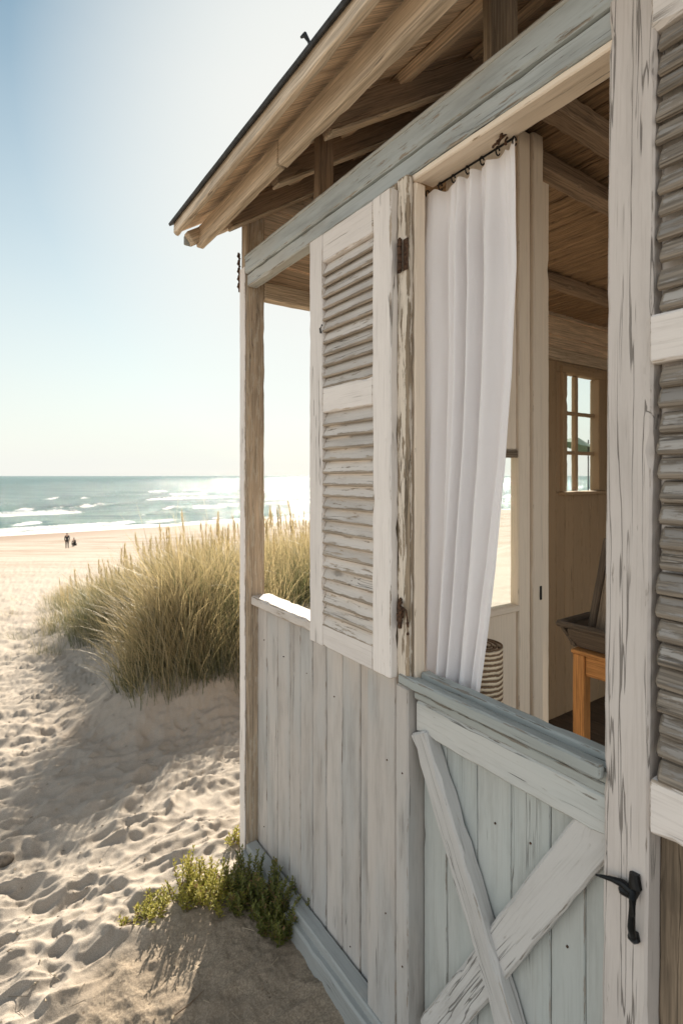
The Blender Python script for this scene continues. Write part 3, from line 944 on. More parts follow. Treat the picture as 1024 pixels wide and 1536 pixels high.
        for k in range(3):
            m.tube([(a + 0.022, -0.0185, z0 + 0.014 + 0.026 * k), (a + 0.022, -0.0205, z0 + 0.014 + 0.026 * k)], 0.0028, 8)
    P('hinge', 'rust', hinge, sh)

    def hinge2(m):
        a = sx1 + 0.010
        zb2 = E - 0.355
        m.tube([(a + 0.016, -0.020, zb2 - 0.01), (a + 0.020, -0.024, zb2 + 0.018), (a + 0.030, -0.022, zb2 + 0.012), (a + 0.034, -0.020, zb2 - 0.022)], 0.0022, 6)
        m.tube([(a + 0.034, -0.022, zb2 - 0.018), (a + 0.035, -0.020, zb2 - 0.03)], [0.0045, 0.002], 6)
        m.tube([(a + 0.034, -0.018, zb2 - 0.046), (a + 0.034, -0.022, zb2 - 0.048)], 0.004, 6)
        for k in range(9):
            m.tube([(a + random.uniform(-.006, .016), -0.017, zb2 + random.uniform(-.05, .04)), (a + random.uniform(-.006, .016), -0.024, zb2 + random.uniform(-.05, .04))], random.uniform(.003, .006), 6)
    P('hinge', 'rust', hinge2, sh)
    P('catch', 'iron', lambda m: m.tube([fp(481, 500, n0 - 0.004), fp(480, 493, n0 - 0.008), fp(483, 487, n0 - 0.003)], 0.003, 6), sh)

    # right shutter
    m0 = -0.016
    rx0, rx1 = lx(975, m0), S0 - 0.03

    def rshut(m):
        for (za, zc, e) in ((E + 0.725, E + 0.83, 0.0), (E + 0.183, E + 0.262, -0.003), (E - 0.585, E - 0.497, -0.003)):
            m.box((rx0 + e, m0, za), (rx1, m0 + 0.026, zc), c=0.004, j=0.001, chip=0.2)
        m.box((rx0 + 0.002, m0 + 0.03, E - 0.58), (rx0 + 0.05, m0 + 0.05, E + 0.82), c=0.003)
        m.box((rx1 - 0.05, m0 - 0.001, E - 0.58), (rx1, m0 + 0.024, E + 0.82), c=0.003)
    rs = P('shutter', 'cream', rshut)
    rs['label'] = 'closed shutter with bare grey louvres right of the thick post'

    def rlouv(m):
        for (za, zc, npz) in ((E + 0.262, E + 0.725, 12), (E - 0.497, E + 0.183, 18)):
            pz = (zc - za) / npz
            for k in range(npz):
                z = za + pz * (k + 0.5) + random.gauss(0, 0.0012)
                tilt = 0.42 + random.gauss(0, 0.03)
                e = random.uniform(0.004, 0.011)
                m.board((rx0 + e, m0 + 0.012, z + random.gauss(0, 0.0015)), (rx1 - 0.045, m0 + 0.012, z + random.gauss(0, 0.0015)), 0.0372, 0.0135, (0, -math.cos(tilt), math.sin(tilt)), c=0.0055, j=0.0003, seg=0.04, chip=0.08)
    P('louvre_panel', 'slat_bare', rlouv, rs)
    P('backing_board', 'floor', lambda m: m.box((rx0 + 0.006, m0 + 0.031, E - 0.56), (rx1 - 0.05, m0 + 0.038, E + 0.76), c=0.001), rs)  # dark board added so the gaps between louvres read as shade
    P('side_boards', 'barn', lambda m: [m.box((S0 - 0.44 + 0.11 * k, 0.030, 0.0), (S0 - 0.44 + 0.11 * k + 0.107, 0.052, E - 0.55), c=0.004, j=0.0015, chip=0.15) for k in range(9)])
    P('side_boards', 'darkwood', lambda m: [m.box((S0 - 0.47 + 0.14 * k, 0.064, E - 0.6), (S0 - 0.47 + 0.14 * k + 0.137, 0.08, E + 1.2), c=0.004, j=0.0015) for k in range(8)])  # dark wood behind the louvres, toned for shaded gaps

    # ------------------------------------------------ roof
    sl = 0.66
    rz = lambda n: E + 0.975 + sl * (n + 0.25)          # underside of the boarding
    RN = 1.45                                           # ridge
    cs = math.cos(math.atan(sl)); sn = math.sin(math.atan(sl))
    xL, xR = -0.135, S0 + 1.3
    up = Vector((0, -sn, cs))
    dn = Vector((0, sn, cs))

    def rboards(m):
        x = xL + 0.01
        while x < xR:
            w = random.uniform(0.13, 0.17)
            a = Vector((x + w / 2, -0.235, rz(-0.235))) + up * 0.010
            b = Vector((x + w / 2, RN, rz(RN))) + up * 0.010
            m.board(a, b, w - 0.004, 0.018, up, c=0.003, j=0.0008, seg=0.12)
            a2 = Vector((x + w / 2, RN + 0.01, rz(RN))) + dn * 0.010
            b2 = Vector((x + w / 2, 3.4, rz(RN) - sl * (3.4 - RN))) + dn * 0.010
            m.board(a2, b2, w - 0.004, 0.018, dn, c=0.003, j=0.0008, seg=0.2)
            x += w
    roof = P('roof', 'roofboard', rboards)

    def sheet(m):
        f0, f1 = E + 1.035, E + 1.175
        a = Vector((0, -0.262, rz(-0.262) + 0.03))
        b = Vector((0, RN + 0.02, rz(RN) + 0.04))
        m.board(Vector((xL - 0.012, (a.y + b.y) / 2, (a.z + b.z) / 2)) + up * 0.022, Vector((xR, (a.y + b.y) / 2, (a.z + b.z) / 2)) + up * 0.022, (b - a).length, 0.012, up, c=0.002, j=0.0006, seg=0.1)
        a = Vector((0, RN + 0.02, rz(RN) + 0.04)); b = Vector((0, 3.45, rz(RN) - sl * (3.45 - RN) + 0.03))
        m.board(Vector((xL - 0.012, (a.y + b.y) / 2, (a.z + b.z) / 2)) + dn * 0.022, Vector((xR, (a.y + b.y) / 2, (a.z + b.z) / 2)) + dn * 0.022, (b - a).length, 0.012, dn, c=0.002, j=0.0006, seg=0.1)
    P('roof_sheet', 'roofing', sheet, roof)
    P('fascia', 'fascia', lambda m: m.board((xL, -0.248, E + 1.001), (xR, -0.248, E + 1.008), 0.058, 0.022, (0, 1, 0), c=0.004, j=0.0012, seg=0.06, chip=0.25, wB=0.072), roof)
    P('eave_beam', 'rafter', lambda m: (m.board((xL + 0.02, -0.158, E + 0.972), (S0 - 1.43, -0.158, E + 0.972), 0.080, 0.030, (0, 1, 0), c=0.004, j=0.0008, seg=0.1, chip=0.12, endj=0.03),
                                        m.board((S0 - 1.428, -0.156, E + 0.973), (xR, -0.156, E + 0.973), 0.083, 0.032, (0, 1, 0), c=0.004, j=0.0008, seg=0.1, chip=0.12)), roof)
    for i, s in enumerate((2.125, 1.985, 1.603, 1.281, 0.60, 0.15, -0.4)):
        x = S0 - s
        o = -0.050
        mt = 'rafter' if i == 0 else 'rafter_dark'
        n_a = -0.138 if i else -0.232
        a = Vector((x, n_a, rz(n_a))) + up * (o if i else -0.04)
        b = Vector((x, RN, rz(RN))) + up * (o if i else -0.04)
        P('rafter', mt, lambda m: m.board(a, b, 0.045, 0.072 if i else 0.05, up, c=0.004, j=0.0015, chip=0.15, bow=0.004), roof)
        if i:
            P('lit_edge_strip', 'rafter', lambda m: m.board(a - up * 0.040, b - up * 0.040, 0.049, 0.008, up, c=0.002, j=0.001), roof)  # pale strip added to stand for light along the rafter's underside
    for n in (0.17, 0.50, 0.9):
        a = Vector((xL + 0.02, n, rz(n))) - up * 0.016
        b = Vector((xR, n, rz(n))) - up * 0.016
        P('purlin', 'roofboard', lambda m: m.board(a, b, 0.06, 0.03, up, c=0.003, j=0.001), roof)
    P('eave_bracket', 'plinth', lambda m: m.box((xL + 0.016, -0.222, E + 0.935), (xL + 0.030, -0.190, E + 0.972), c=0.003), roof)
    bt = fp(461, 58, -0.262)
    P('roof_bolt', 'iron', lambda m: m.tube([(bt.x, -0.25, bt.z - 0.03), (bt.x, -0.258, bt.z - 0.005), (bt.x - 0.006, -0.266, bt.z + 0.012), (bt.x - 0.02, -0.268, bt.z + 0.014)], [0.003, 0.004, 0.0065, 0.003], 8), roof)
    # short studs between the header and the roof
    P('stud', 'rafter_dark', lambda m: m.box((S0 - 1.508, 0.002, E + 0.90), (S0 - 1.476, 0.062, rz(0.03) - 0.02), c=0.004, j=0.001, chip=0.15))
    P('stud', 'barn', lambda m: m.box((S0 - 0.797, 0.002, E + 0.90), (S0 - 0.775, 0.100, rz(0.05) - 0.02), c=0.004, j=0.001, chip=0.15))

    # seaward end: tie beam, gable boards, a closed stretch of wall further in
    P('tie_beam', 'rafter', lambda m: m.box((-0.045, 0.083, E + 0.742), (0.0, 3.1, E + 0.818), c=0.004, j=0.0012))

    def gable(m):
        z = E + 0.80
        while z < rz(RN) - 0.05:
            n_lo = max(0.02, (z - E - 0.975) / sl - 0.25 + 0.02)
            n_hi = 2 * RN - n_lo
            if n_hi - n_lo > 0.1:
                m.box((-0.068, n_lo, z), (-0.048, n_hi, z + 0.116), c=0.003)
            z += 0.119
    P('gable_boards', 'roofboard', gable)
    P('end_post', 'post', lambda m: m.box((-0.055, 1.80, -0.1), (0.0, 1.87, E + 0.742), c=0.004))
    P('sun_block_boards', 'roofboard', lambda m: [m.box((-0.042, 0.93 + 0.11 * k, E + 0.21), (-0.024, 0.93 + 0.11 * k + 0.108, E + 0.741), axis=2, c=0.003) for k in range(8)])  # unseen drop boards added to keep the sun off curtain and ledge

    # ceiling: boards on cross beams
    cz = E + 1.05

    def ceilb(m):
        n = 0.30
        while n < 3.1:
            w = random.uniform(0.022, 0.05)
            m.board((-0.02, n + w / 2, cz + random.uniform(0, 0.006)), (S0 + 0.9, n + w / 2, cz + random.uniform(0, 0.006)), w - 0.002, 0.016, (0, 0, 1), c=0.005, j=0.002, seg=0.12, bow=random.gauss(0, .004))
            n += w
    ceiling = P('ceiling', 'ceil', ceilb)
    for (px, py) in ((863, 186), (860, 280), (863, 436), (863, 522)):
        r = (px - CX) / F
        Z = 1.0 * F / (HY - py)
        s = Z * (UX * r + UY)
        P('ceiling_beam', 'rafter_dark', lambda m: m.box((S0 - s - 0.03, 0.32, cz - 0.07), (S0 - s + 0.03, 3.1, cz - 0.008), c=0.005, j=0.0015, chip=0.2), ceiling)

    # seaward wall beyond the open bay, with a six-pane window
    sw = 2.05
    xw = S0 - sw                                   # its inner face
    fw = lambda px, py: fs(px, py, sw)
    wn0, wn1 = fw(846, 650).y, fw(893, 650).y
    wz1, wz0 = fw(868, 570).z, fw(868, 731).z
    ztop = E + 0.74

    def endw(m):
        n = 1.875
        w = 0.098
        while n < 3.1:
            a, b = n + 0.0008, n + w - 0.0008
            L_, H_ = xw - 0.02, xw
            if b < wn0 - 0.05 or a > wn1 + 0.045:
                m.box((L_, a, 0), (H_, b, ztop), c=0.003)
            else:
                m.box((L_, a, 0), (H_, b, wz0 - 0.03), c=0.003)
                m.box((L_, a, wz1 + 0.03), (H_, b, ztop), axis=2, c=0.003)
                if a < wn0 - 0.03:
                    m.box((L_, a, wz0 - 0.029), (H_, min(b, wn0 - 0.02), wz1 + 0.029), axis=2, c=0.003)
                if b > wn1 + 0.03:
                    m.box((L_, max(a, wn1 + 0.02), wz0 - 0.029), (H_, b, wz1 + 0.029), axis=2, c=0.003)
            n += w
    P('end_wall', 'pine', endw)

    def winf(m):
        y0, y1 = xw - 0.045, xw + 0.022
        m.box((y0, wn0 - 0.05, wz0 - 0.025), (y1, wn0, wz1 + 0.025), axis=2, c=0.004)
        m.box((y0, wn1, wz0 - 0.025), (y1, wn1 + 0.045, wz1 + 0.025), axis=2, c=0.004)
        m.box((y0, wn0 - 0.05, wz1 + 0.026), (y1 - 0.003, wn1 + 0.045, wz1 + 0.075), axis=1, c=0.004)
        m.box((y0, wn0 - 0.07, wz0 - 0.048), (y1 + 0.03, wn1 + 0.06, wz0 - 0.026), axis=1, c=0.004)
        nm = fs(861.5, 650, sw + 0.022).y
        m.box((xw - 0.038, nm - 0.019, wz0 - 0.024), (xw - 0.008, nm + 0.019, wz1 + 0.024), axis=2, c=0.004)
        for py in (622, 680):
            z = fs(868, py, sw + 0.022).z
            m.box((xw - 0.035, wn0 - 0.002, z - 0.012), (xw - 0.011, wn1 + 0.002, z + 0.012), axis=1, c=0.003)
    win = P('window', 'pine', winf)
    P('back_wall', 'pine', lambda m: [m.box((-0.04 + 0.148 * k, 3.1, 0), (-0.04 + 0.148 * k + 0.1465, 3.12, E + 1.02), c=0.003) for k in range(20)])
    gg = NG('window_glass')
    fc = gg.n('ShaderNodeLayerWeight', {'Blend': 0.5}).outputs['Facing']
    fr = gg.m('ADD', 0.035, gg.m('MULTIPLY', gg.m('POWER', fc, 5.0), 0.9))
    s = gg.n('ShaderNodeMixShader', {0: fr, 1: gg.n('ShaderNodeBsdfTransparent', {'Color': (0.96, 0.98, 0.97, 1)}).outputs[0], 2: gg.n('ShaderNodeBsdfGlossy', {'Roughness': 0.02}).outputs[0]}).outputs[0]
    M['glass'] = gg.done(s)
    P('pane', 'glass', lambda m: m.box((xw - 0.025, wn0, wz0 - 0.024), (xw - 0.022, wn1, wz1 + 0.024), c=0.0005, j=0), win)
    P('floor', 'floor', lambda m: [m.box((-0.02, 0.07 + 0.14 * k, -0.02), (S0 + 0.9, 0.07 + 0.14 * k + 0.137, 0.04), c=0.003) for k in range(22)])

    # glazed door leaf, swung inwards against the seaward side
    sd = 1.0
    xs = S0 - sd                                     # face towards the camera
    n_in = lambda px: fs(px, 700, sd).y
    zz = lambda px, py: fs(px, py, sd).z
    na, nb2, nc, ndd = 0.128, n_in(778), n_in(795), n_in(810)
    th = 0.032
    zbar, zgb = zz(757, 680), zz(757, 912)
    ztp = E + 1.03

    def leaf(m):
        m.box((xs - th, nb2, 0.06), (xs, nc, ztp), c=0.003)
        m.box((xs - th, na, 0.06), (xs, na + 0.06, ztp), c=0.003)
        m.box((xs - th + 0.004, na + 0.061, 0.06), (xs - 0.008, nb2 - 0.001, zgb - 0.018), axis=2, c=0.003)
        m.box((xs - th + 0.004, na + 0.061, zbar + 0.012), (xs - 0.008, nb2 - 0.001, ztp), axis=2, c=0.003)
        m.box((xs - th - 0.008, nc + 0.001, 0.06), (xs + 0.010, ndd, ztp + 0.004), c=0.003)
        m.box((xs - th, na + 0.06, zgb - 0.017), (xs + 0.006, nb2, zgb), c=0.003)
    gd = P('glazed_door', 'cream_in', leaf)
    P('glazing_bar', 'barn', lambda m: m.box((xs - th + 0.002, na + 0.061, zbar - 0.011), (xs - 0.002, nb2 - 0.001, zbar + 0.011), c=0.002), gd)
    P('pane', 'glass', lambda m: m.box((xs - 0.020, na + 0.06, zgb + 0.001), (xs - 0.016, nb2, zbar - 0.012), c=0.0005, j=0), gd)
    P('keyhole_plate', 'iron', lambda m: (m.box((xs + 0.010, ndd - 0.018, zz(800, 885) - 0.03), (xs + 0.013, ndd - 0.010, zz(800, 885) + 0.012), c=0.0008)), gd)
    q0, q1 = fs(811, 700, 1.05).y, fs(823, 700, 1.05).y
    P('inner_post', 'cream_in', lambda m: m.box((S0 - 1.05 - 0.05, q0, 0.04), (S0 - 1.05, q1, fs(816, 272, 1.05).z), c=0.004))
    # curtain rod just under the lintel
    P('curtain_rod', 'iron', lambda m: m.tube([(S0 - 1.015, 0.082, E + 0.765), (S0 - 0.775, 0.082, E + 0.765)], 0.0025, 8))
    return hut


def hut_point(p):
    """hut coordinates -> world"""
    s, n = S0 - p[0], p[1]
    return Vector((s * UX + (n + D) * NX, s * UY + (n + D) * NY, p[2]))


HROT = math.atan2(-UY, -UX)


def build_curtain():
    n = 0.078
    rightpx = [(222, 775), (400, 778), (560, 772), (700, 762), (850, 745), (950, 731), (1045, 717), (1120, 712)]
    zs = [fp(px, py, n).z for py, px in rightpx]
    xr = [fp(px, py, n).x for py, px in rightpx]
    zl = [fp(636, 285, n).z, fp(632, 1010, n).z]
    xl = [lx(637, n), lx(631, n)]
    nu, nv = 220, 120
    ztop = EYE + 0.756
    zbot = EYE - 0.60
    U_, V_ = np.meshgrid(np.linspace(0, 1, nu), np.linspace(0, 1, nv))
    Z = ztop + (zbot - ztop) * V_
    XR = np.interp(-Z, [-z for z in zs], xr)
    XL = np.interp(-Z, [-zl[0], -zl[1]], xl)
    nf = 5.0
    ww = U_ + 0.035 * np.sin(U_ * 9 + 1.2) + 0.015 * np.sin(V_ * 4 + U_ * 5)
    ph = ww * nf * 2 * np.pi
    amp = (0.012 + 0.019 * sstep(V_, 0, 0.15)) * (0.65 + 0.7 * fbm(U_ * 4, V_ * 0.8, 2, 2))
    ph = ph + 1.5 * (fbm(U_ * 3.1 + 4, V_ * 0.6 + 2, 2, 3) - 0.5) * 2
    tri = 0.8 * np.sin(ph + 0.85 * np.sin(ph)) + 0.28 * np.sin(2.3 * ph + 1.1 + 1.2 * V_)
    Nn = n + amp * tri + 0.012 * (fbm(U_ * 7 + 2 * V_, V_ * 2.2, 3, 4) - 0.5) + 0.006 * (fbm(U_ * 22, V_ * 1.2, 2, 1) - 0.5)
    X = XL + (XR - XL) * (U_ + 0.018 * np.sin(ph + 1.0))
    # scallops between the rings and a slight sag
    Z = Z - (0.010 * (np.sin(U_ * np.pi * 7) ** 2) + 0.012 * np.sin(U_ * np.pi)) * (1 - V_) ** 6
    Nn += 0.02 * V_ * U_
    P = np.stack([X, Nn, Z], -1).reshape(-1, 3)
    idx = np.arange(nu * nv).reshape(nv, nu)
    f = np.stack([idx[:-1, :-1], idx[:-1, 1:], idx[1:, 1:], idx[1:, :-1]], -1).reshape(-1, 4)
    g = NG('white_curtain_cloth')
    tc = g.n('ShaderNodeTexCoord').outputs['Object']
    wv = g.noise(g.v('MULTIPLY', tc, (900, 900, 500)), 1, 2)
    crz = g.noise(g.v('MULTIPLY', tc, (34, 34, 13)), 1, 5, 0.6)
    wv = g.m('ADD', g.m('MULTIPLY', wv, 0.12), crz)
    c = g.mix(g.noise(tc, 6, 3), (0.86, 0.84, 0.85), (0.90, 0.885, 0.89))
    p = g.bsdf(Base_Color=c, Roughness=0.9, Normal=g.bump(wv, 0.55, 0.006))
    p.inputs['Specular IOR Level'].default_value = 0.1
    tr = g.n('ShaderNodeBsdfTranslucent', {'Color': c}).outputs[0]
    mat = g.done(g.n('ShaderNodeMixShader', {0: 0.2, 1: p.outputs[0], 2: tr}).outputs[0])
    root = empty('curtain', hut_point((xl[0], n, ztop)), HROT)
    tag(root, 'white cloth curtain hanging in folds in the open hut doorway', 'curtain')
    off = np.array([xl[0], n, ztop])
    mesh_np('cloth', P - off, f, mat, root)
    for k in range(7):
        u = 0.03 + 0.94 * k / 6
        x = xl[0] + (xr[0] - xl[0]) * u
        mb = MB()
        path = [Vector((x, 0.080 + 0.007 * math.cos(a), EYE + 0.756 + 0.010 * math.sin(a))) - Vector(off) for a in np.linspace(0.3, 5.9, 12)]
        mb.tube(path, 0.0018, 6)
        mb.build('curtain_ring', M['iron'], root)
    # knot of wire hooks at the free end
    mb = MB()
    x = lx(757, 0.07)
    z = fp(757, 208, 0.07).z
    for k in range(6):
        a0 = k * 1.1
        c = Vector((x + random.uniform(-.012, .012), 0.058 + random.uniform(-.01, .012), z + random.uniform(-.008, .006))) - Vector(off)
        mb.tube([c + Vector((math.cos(a0) * 0.016 * t, 0.004 * math.sin(3 * t), math.sin(a0 + t) * 0.014)) for t in np.linspace(-1, 1, 7)], 0.0028, 6)
    mb.build('hook', M['rust'], root)
    return root


def build_furniture():
    # table
    nt = 1.47
    a = fp(858, 978, nt)
    zt = a.z
    x0 = a.x
    root = empty('table', hut_point((x0, nt, 0.04)), HROT)
    tag(root, 'small orange pine table standing inside the hut', 'table')
    off = Vector((x0, nt, 0.04))
    W, Dp = 0.62, 0.42
    lw = 0.058

    def P(nm, lo, hi, **kw):
        mb = MB()
        mb.box(Vector(lo) - off, Vector(hi) - off, c=0.003, **kw)
        mb.build(nm, M['table'], root)
    P('table_top', (x0 - 0.006, nt - 0.006, zt - 0.002), (x0 + W, nt + Dp, zt + 0.016))
    for (ix, iy) in ((0, 0), (1, 0), (0, 1), (1, 1)):
        xx, yy = x0 + ix * (W - lw - 0.01), nt + iy * (Dp - lw - 0.01)
        P('leg', (xx, yy, 0.04), (xx + lw, yy + lw, zt - 0.003))
    P('apron', (x0 + lw + .001, nt + 0.012, zt - 0.10), (x0 + W - lw, nt + 0.032, zt - 0.004))
    P('apron', (x0 + 0.012, nt + lw + .001, zt - 0.10), (x0 + 0.032, nt + Dp - lw, zt - 0.004))
    # dark trough with sloping ends on it
    zt += 0.016
    xa = fp(842, 930, nt + 0.02).x
    o2 = Vector((xa, nt + 0.02, zt))
    r2 = empty('wooden_trough', hut_point(o2), HROT)
    tag(r2, 'dark wooden trough with flared ends lying on the pine table', 'trough')
    mb = MB()
    H = 0.115
    T = 0.018
    n0, n1 = 0.0, 0.30
    Lx = 0.60
    # front/back flared boards, sloped ends, base
    for (ya, yb, sg) in ((n0 + 0.03, n0 - 0.012, -1), (n1 - 0.03, n1 + 0.012, 1)):
        mb.board(Vector((0.035, (ya + yb) / 2, H * 0.42)), Vector((Lx - 0.03, (ya + yb) / 2, H * 0.42)), H * 0.8, T, (0, sg, -0.35), c=0.004, j=0.001)
    mb.board(Vector((0.03, n0, H * 0.42)), Vector((0.03, n1, H * 0.42)), H * 0.95, T, (-1, 0, -0.9), c=0.004, j=0.001)
    mb.board(Vector((Lx - 0.03, n0, H * 0.42)), Vector((Lx - 0.03, n1, H * 0.42)), H * 0.95, T, (1, 0, -0.9), c=0.004, j=0.001)
    mb.box((0.05, n0 + 0.04, 0.004), (Lx - 0.05, n1 - 0.04, 0.02), c=0.003)
    mb.build('trough_body', M['darkwood'], r2)
    mb = MB()
    mb.box((-0.022, n0 - 0.024, H * 0.80), (Lx + 0.022, n0 + 0.006, H * 0.80 + 0.03), c=0.007, j=0.0012)
    mb.box((-0.022, n1 - 0.006, H * 0.80), (Lx + 0.022, n1 + 0.024, H * 0.80 + 0.03), c=0.007, j=0.0012)
    mb.box((-0.024, n0 + 0.007, H * 0.80), (0.006, n1 - 0.007, H * 0.80 + 0.028), c=0.007, j=0.0012)
    mb.box((Lx - 0.006, n0 + 0.007, H * 0.80), (Lx + 0.024, n1 - 0.007, H * 0.80 + 0.028), c=0.007, j=0.0012)
    mb.build('rim', M['darkwood'], r2)
    # leaning frame standing in the trough
    b0 = fp(884, 935, nt + 0.16)
    b1 = fp(910, 790, nt + 0.16)
    o3 = Vector((b0.x, nt + 0.16, zt + 0.02))
    r3 = empty('picture_frame', hut_point(o3), HROT)
    tag(r3, 'dark weathered frame leaning in the trough behind the thick post', 'frame')
    mb = MB()
    ax = (b1 - b0).normalized()
    ax.y = 0.0
    ax.normalize()
    sd = Vector((ax.z, 0, -ax.x))
    Hh, Ww = 0.52, 0.34
    mb.board(sd * 0.0, ax * Hh, 0.035, 0.025, (0, 1, 0), c=0.004)
    mb.board(sd * Ww, ax * Hh + sd * Ww, 0.035, 0.025, (0, 1, 0), c=0.004)
    mb.board(ax * (Hh - 0.018) + sd * 0.019, ax * (Hh - 0.018) + sd * (Ww - 0.019), 0.035, 0.024, (0, 1, 0), c=0.004)
    mb.board(ax * 0.018 + sd * 0.019, ax * 0.018 + sd * (Ww - 0.019), 0.035, 0.024, (0, 1, 0), c=0.004)
    mb.build('frame_border', M['darkwood'], r3)
    mb = MB()
    mb.board(ax * 0.03 + sd * Ww / 2, ax * (Hh - 0.03) + sd * Ww / 2, Ww - 0.04, 0.008, (0, 1, 0), c=0.001)
    mb.build('backing_board', M['barn'], r3)

    # rolled straw mat standing behind the curtain
    sm_ = 0.93
    pr = fs(744, 960, sm_)
    pl = fs(690, 960, sm_)
    rad = abs(pr.y - pl.y) / 2 * 0.9
    c0 = Vector((S0 - sm_, pr.y - rad, 0.04))
    r4 = empty('straw_mat', hut_point(c0), HROT)
    tag(r4, 'rolled straw beach mat standing on end beside the curtain hem', 'mat')
    g = NG('straw_weave')
    co = g.n('ShaderNodeTexCoord').outputs['Object']
    z = g.n('ShaderNodeSeparateXYZ', {0: co}).outputs[2]
    wob = g.m('MULTIPLY', g.noise(co, 25, 3), 0.008)
    st = g.m('SINE', g.m('MULTIPLY', g.m('ADD', z, wob), 2 * math.pi / 0.013))
    nz = g.noise(co, 160, 3)
    c = g.mix(g.sm(g.m('ADD', st, g.m('MULTIPLY', g.m('SUBTRACT', nz, .5), 1.4)), -0.5, 0.3), (0.20, 0.125, 0.07), (0.80, 0.66, 0.48))
    b = g.bsdf(Base_Color=c, Roughness=0.85, Normal=g.bump(st, 0.8, 0.003))
    mat = g.done(b.outputs[0])
    Ht = pr.z - 0.04
    verts, faces = [], []
    na_, nz_ = 90, 60
    for k in range(nz_ + 1):
        for i in range(na_):
            t = i / (na_ - 1)
            an = t * 2 * math.pi * 2.6
            r = rad * (0.45 + 0.55 * t)
            verts.append((r * math.cos(an), r * math.sin(an), Ht * k / nz_))
    for k in range(nz_):
        for i in range(na_ - 1):
            a = k * na_ + i
            faces.append((a, a + 1, a + na_ + 1, a + na_))
    o = mesh_np('woven_roll', verts, faces, mat, r4)
    md = o.modifiers.new('thickness', 'SOLIDIFY')
    md.thickness = 0.004
    for zc in (0.25, 0.75):
        mb = MB()
        mb.tube([(rad * 1.04 * math.cos(a), rad * 1.04 * math.sin(a), Ht * zc) for a in np.linspace(0, 2 * math.pi, 25)], 0.003, 5)
        mb.build('tie_cord', M['barn'], r4)


# ------------------------------------------------------------------ people on the beach
def person(x, y, pose, label, coat, trousers, face):
    root = empty('person', (x, y, gz(x, y)), face)
    tag(root, label, 'person', 'people on the beach')
    if pose == 'stand':
        J = dict(pel=(0, 0, .92), wst=(0, .01, 1.08), chs=(0, .02, 1.30), nck=(0, .01, 1.47), hed=(0, -.01, 1.56), crn=(0, .0, 1.70),
                 hL=(.10, 0, .88), kL=(.11, -.03, .48), aL=(.12, .02, .08), tL=(.13, -.14, .04),
                 hR=(-.10, 0, .88), kR=(-.10, .02, .48), aR=(-.10, .06, .08), tR=(-.11, -.10, .04),
                 sL=(.18, .02, 1.40), eL=(.24, .03, 1.12), wL=(.23, -.06, .88), fL=(.22, -.09, .78),
                 sR=(-.18, .02, 1.40), eR=(-.24, .04, 1.12), wR=(-.23, -.04, .88), fR=(-.22, -.06, .78))
    else:
        J = dict(pel=(0, 0, .30), wst=(0, -.03, .46), chs=(0, -.10, .68), nck=(0, -.14, .85), hed=(0, -.17, .94), crn=(0, -.17, 1.08),
                 hL=(.10, -.02, .28), kL=(.15, -.38, .48), aL=(.13, -.22, .08), tL=(.14, -.38, .04),
                 hR=(-.10, -.02, .28), kR=(-.15, -.36, .46), aR=(-.13, -.2, .08), tR=(-.14, -.36, .04),
                 sL=(.18, -.10, .78), eL=(.24, -.26, .58), wL=(.16, -.42, .52), fL=(.10, -.48, .50),
                 sR=(-.18, -.10, .78), eR=(-.24, -.24, .56), wR=(-.14, -.40, .50), fR=(-.08, -.46, .48))
    rad = dict(pel=.125, wst=.11, chs=.13, nck=.055, hed=.085, crn=.075, h=.09, k=.06, a=.042, t=.035, s=.06, e=.043, w=.03, f=.035)
    E_ = [('pel', 'wst'), ('wst', 'chs'), ('chs', 'nck'), ('nck', 'hed'), ('hed', 'crn')]
    for sd in 'LR':
        E_ += [('pel', 'h' + sd), ('h' + sd, 'k' + sd), ('k' + sd, 'a' + sd), ('a' + sd, 't' + sd), ('chs', 's' + sd), ('s' + sd, 'e' + sd), ('e' + sd, 'w' + sd), ('w' + sd, 'f' + sd)]

    def skin(nm, edges, grow, mat, rootj):
        names = sorted({a for e in edges for a in e}, key=lambda q: (q != rootj, q))
        me = bpy.data.meshes.new(nm)
        me.from_pydata([J[q] for q in names], [(names.index(a), names.index(b)) for a, b in edges], [])
        o = link(nm, me, root)
        o.modifiers.new('skin', 'SKIN')
        for i, q in enumerate(names):
            r = rad.get(q, rad.get(q[0]))
            me.skin_vertices[0].data[i].radius = (r * grow, r * grow)
            me.skin_vertices[0].data[i].use_root = (q == rootj)
        sb = o.modifiers.new('sub', 'SUBSURF')
        sb.levels = sb.render_levels = 2
        me.materials.append(mat)
        return o
    skin('body', E_, 1.0, PSKIN, 'pel')
    up = [e for e in E_ if not any(q[0] in 'kat' and len(q) == 2 for q in e) and e not in (('nck', 'hed'), ('hed', 'crn')) and not e[1].startswith('f')]
    skin('jacket', up, 1.16, coat, 'pel')
    lo = [e for e in E_ if any(q[0] in 'ka' and len(q) == 2 for q in e) or e[1][0] == 'h' and len(e[1]) == 2 or e[1][0] == 't']
    skin('trousers', lo, 1.14, trousers, 'pel')
    # face features and hair
    hd = Vector(J['hed']) * 0.5 + Vector(J['crn']) * 0.5
    mb = MB()
    mb.tube([hd + Vector((0, .02, .02)), hd + Vector((0, .03, .06)), hd + Vector((0, .03, .10))], [.098, .10, .05], 12)
    mb.build('hair', PHAIR, root)
    mb = MB()
    mb.tube([hd + Vector((0, -.085, .0)), hd + Vector((0, -.11, -.025))], [.010, .014], 6)
    mb.build('nose', PSKIN, root)
    for sx in (-.032, .032):
        mb = MB()
        mb.tube([hd + Vector((sx, -.078, .018)), hd + Vector((sx, -.092, .018))], [.010, .006], 6)
        mb.build('eye', PHAIR, root)


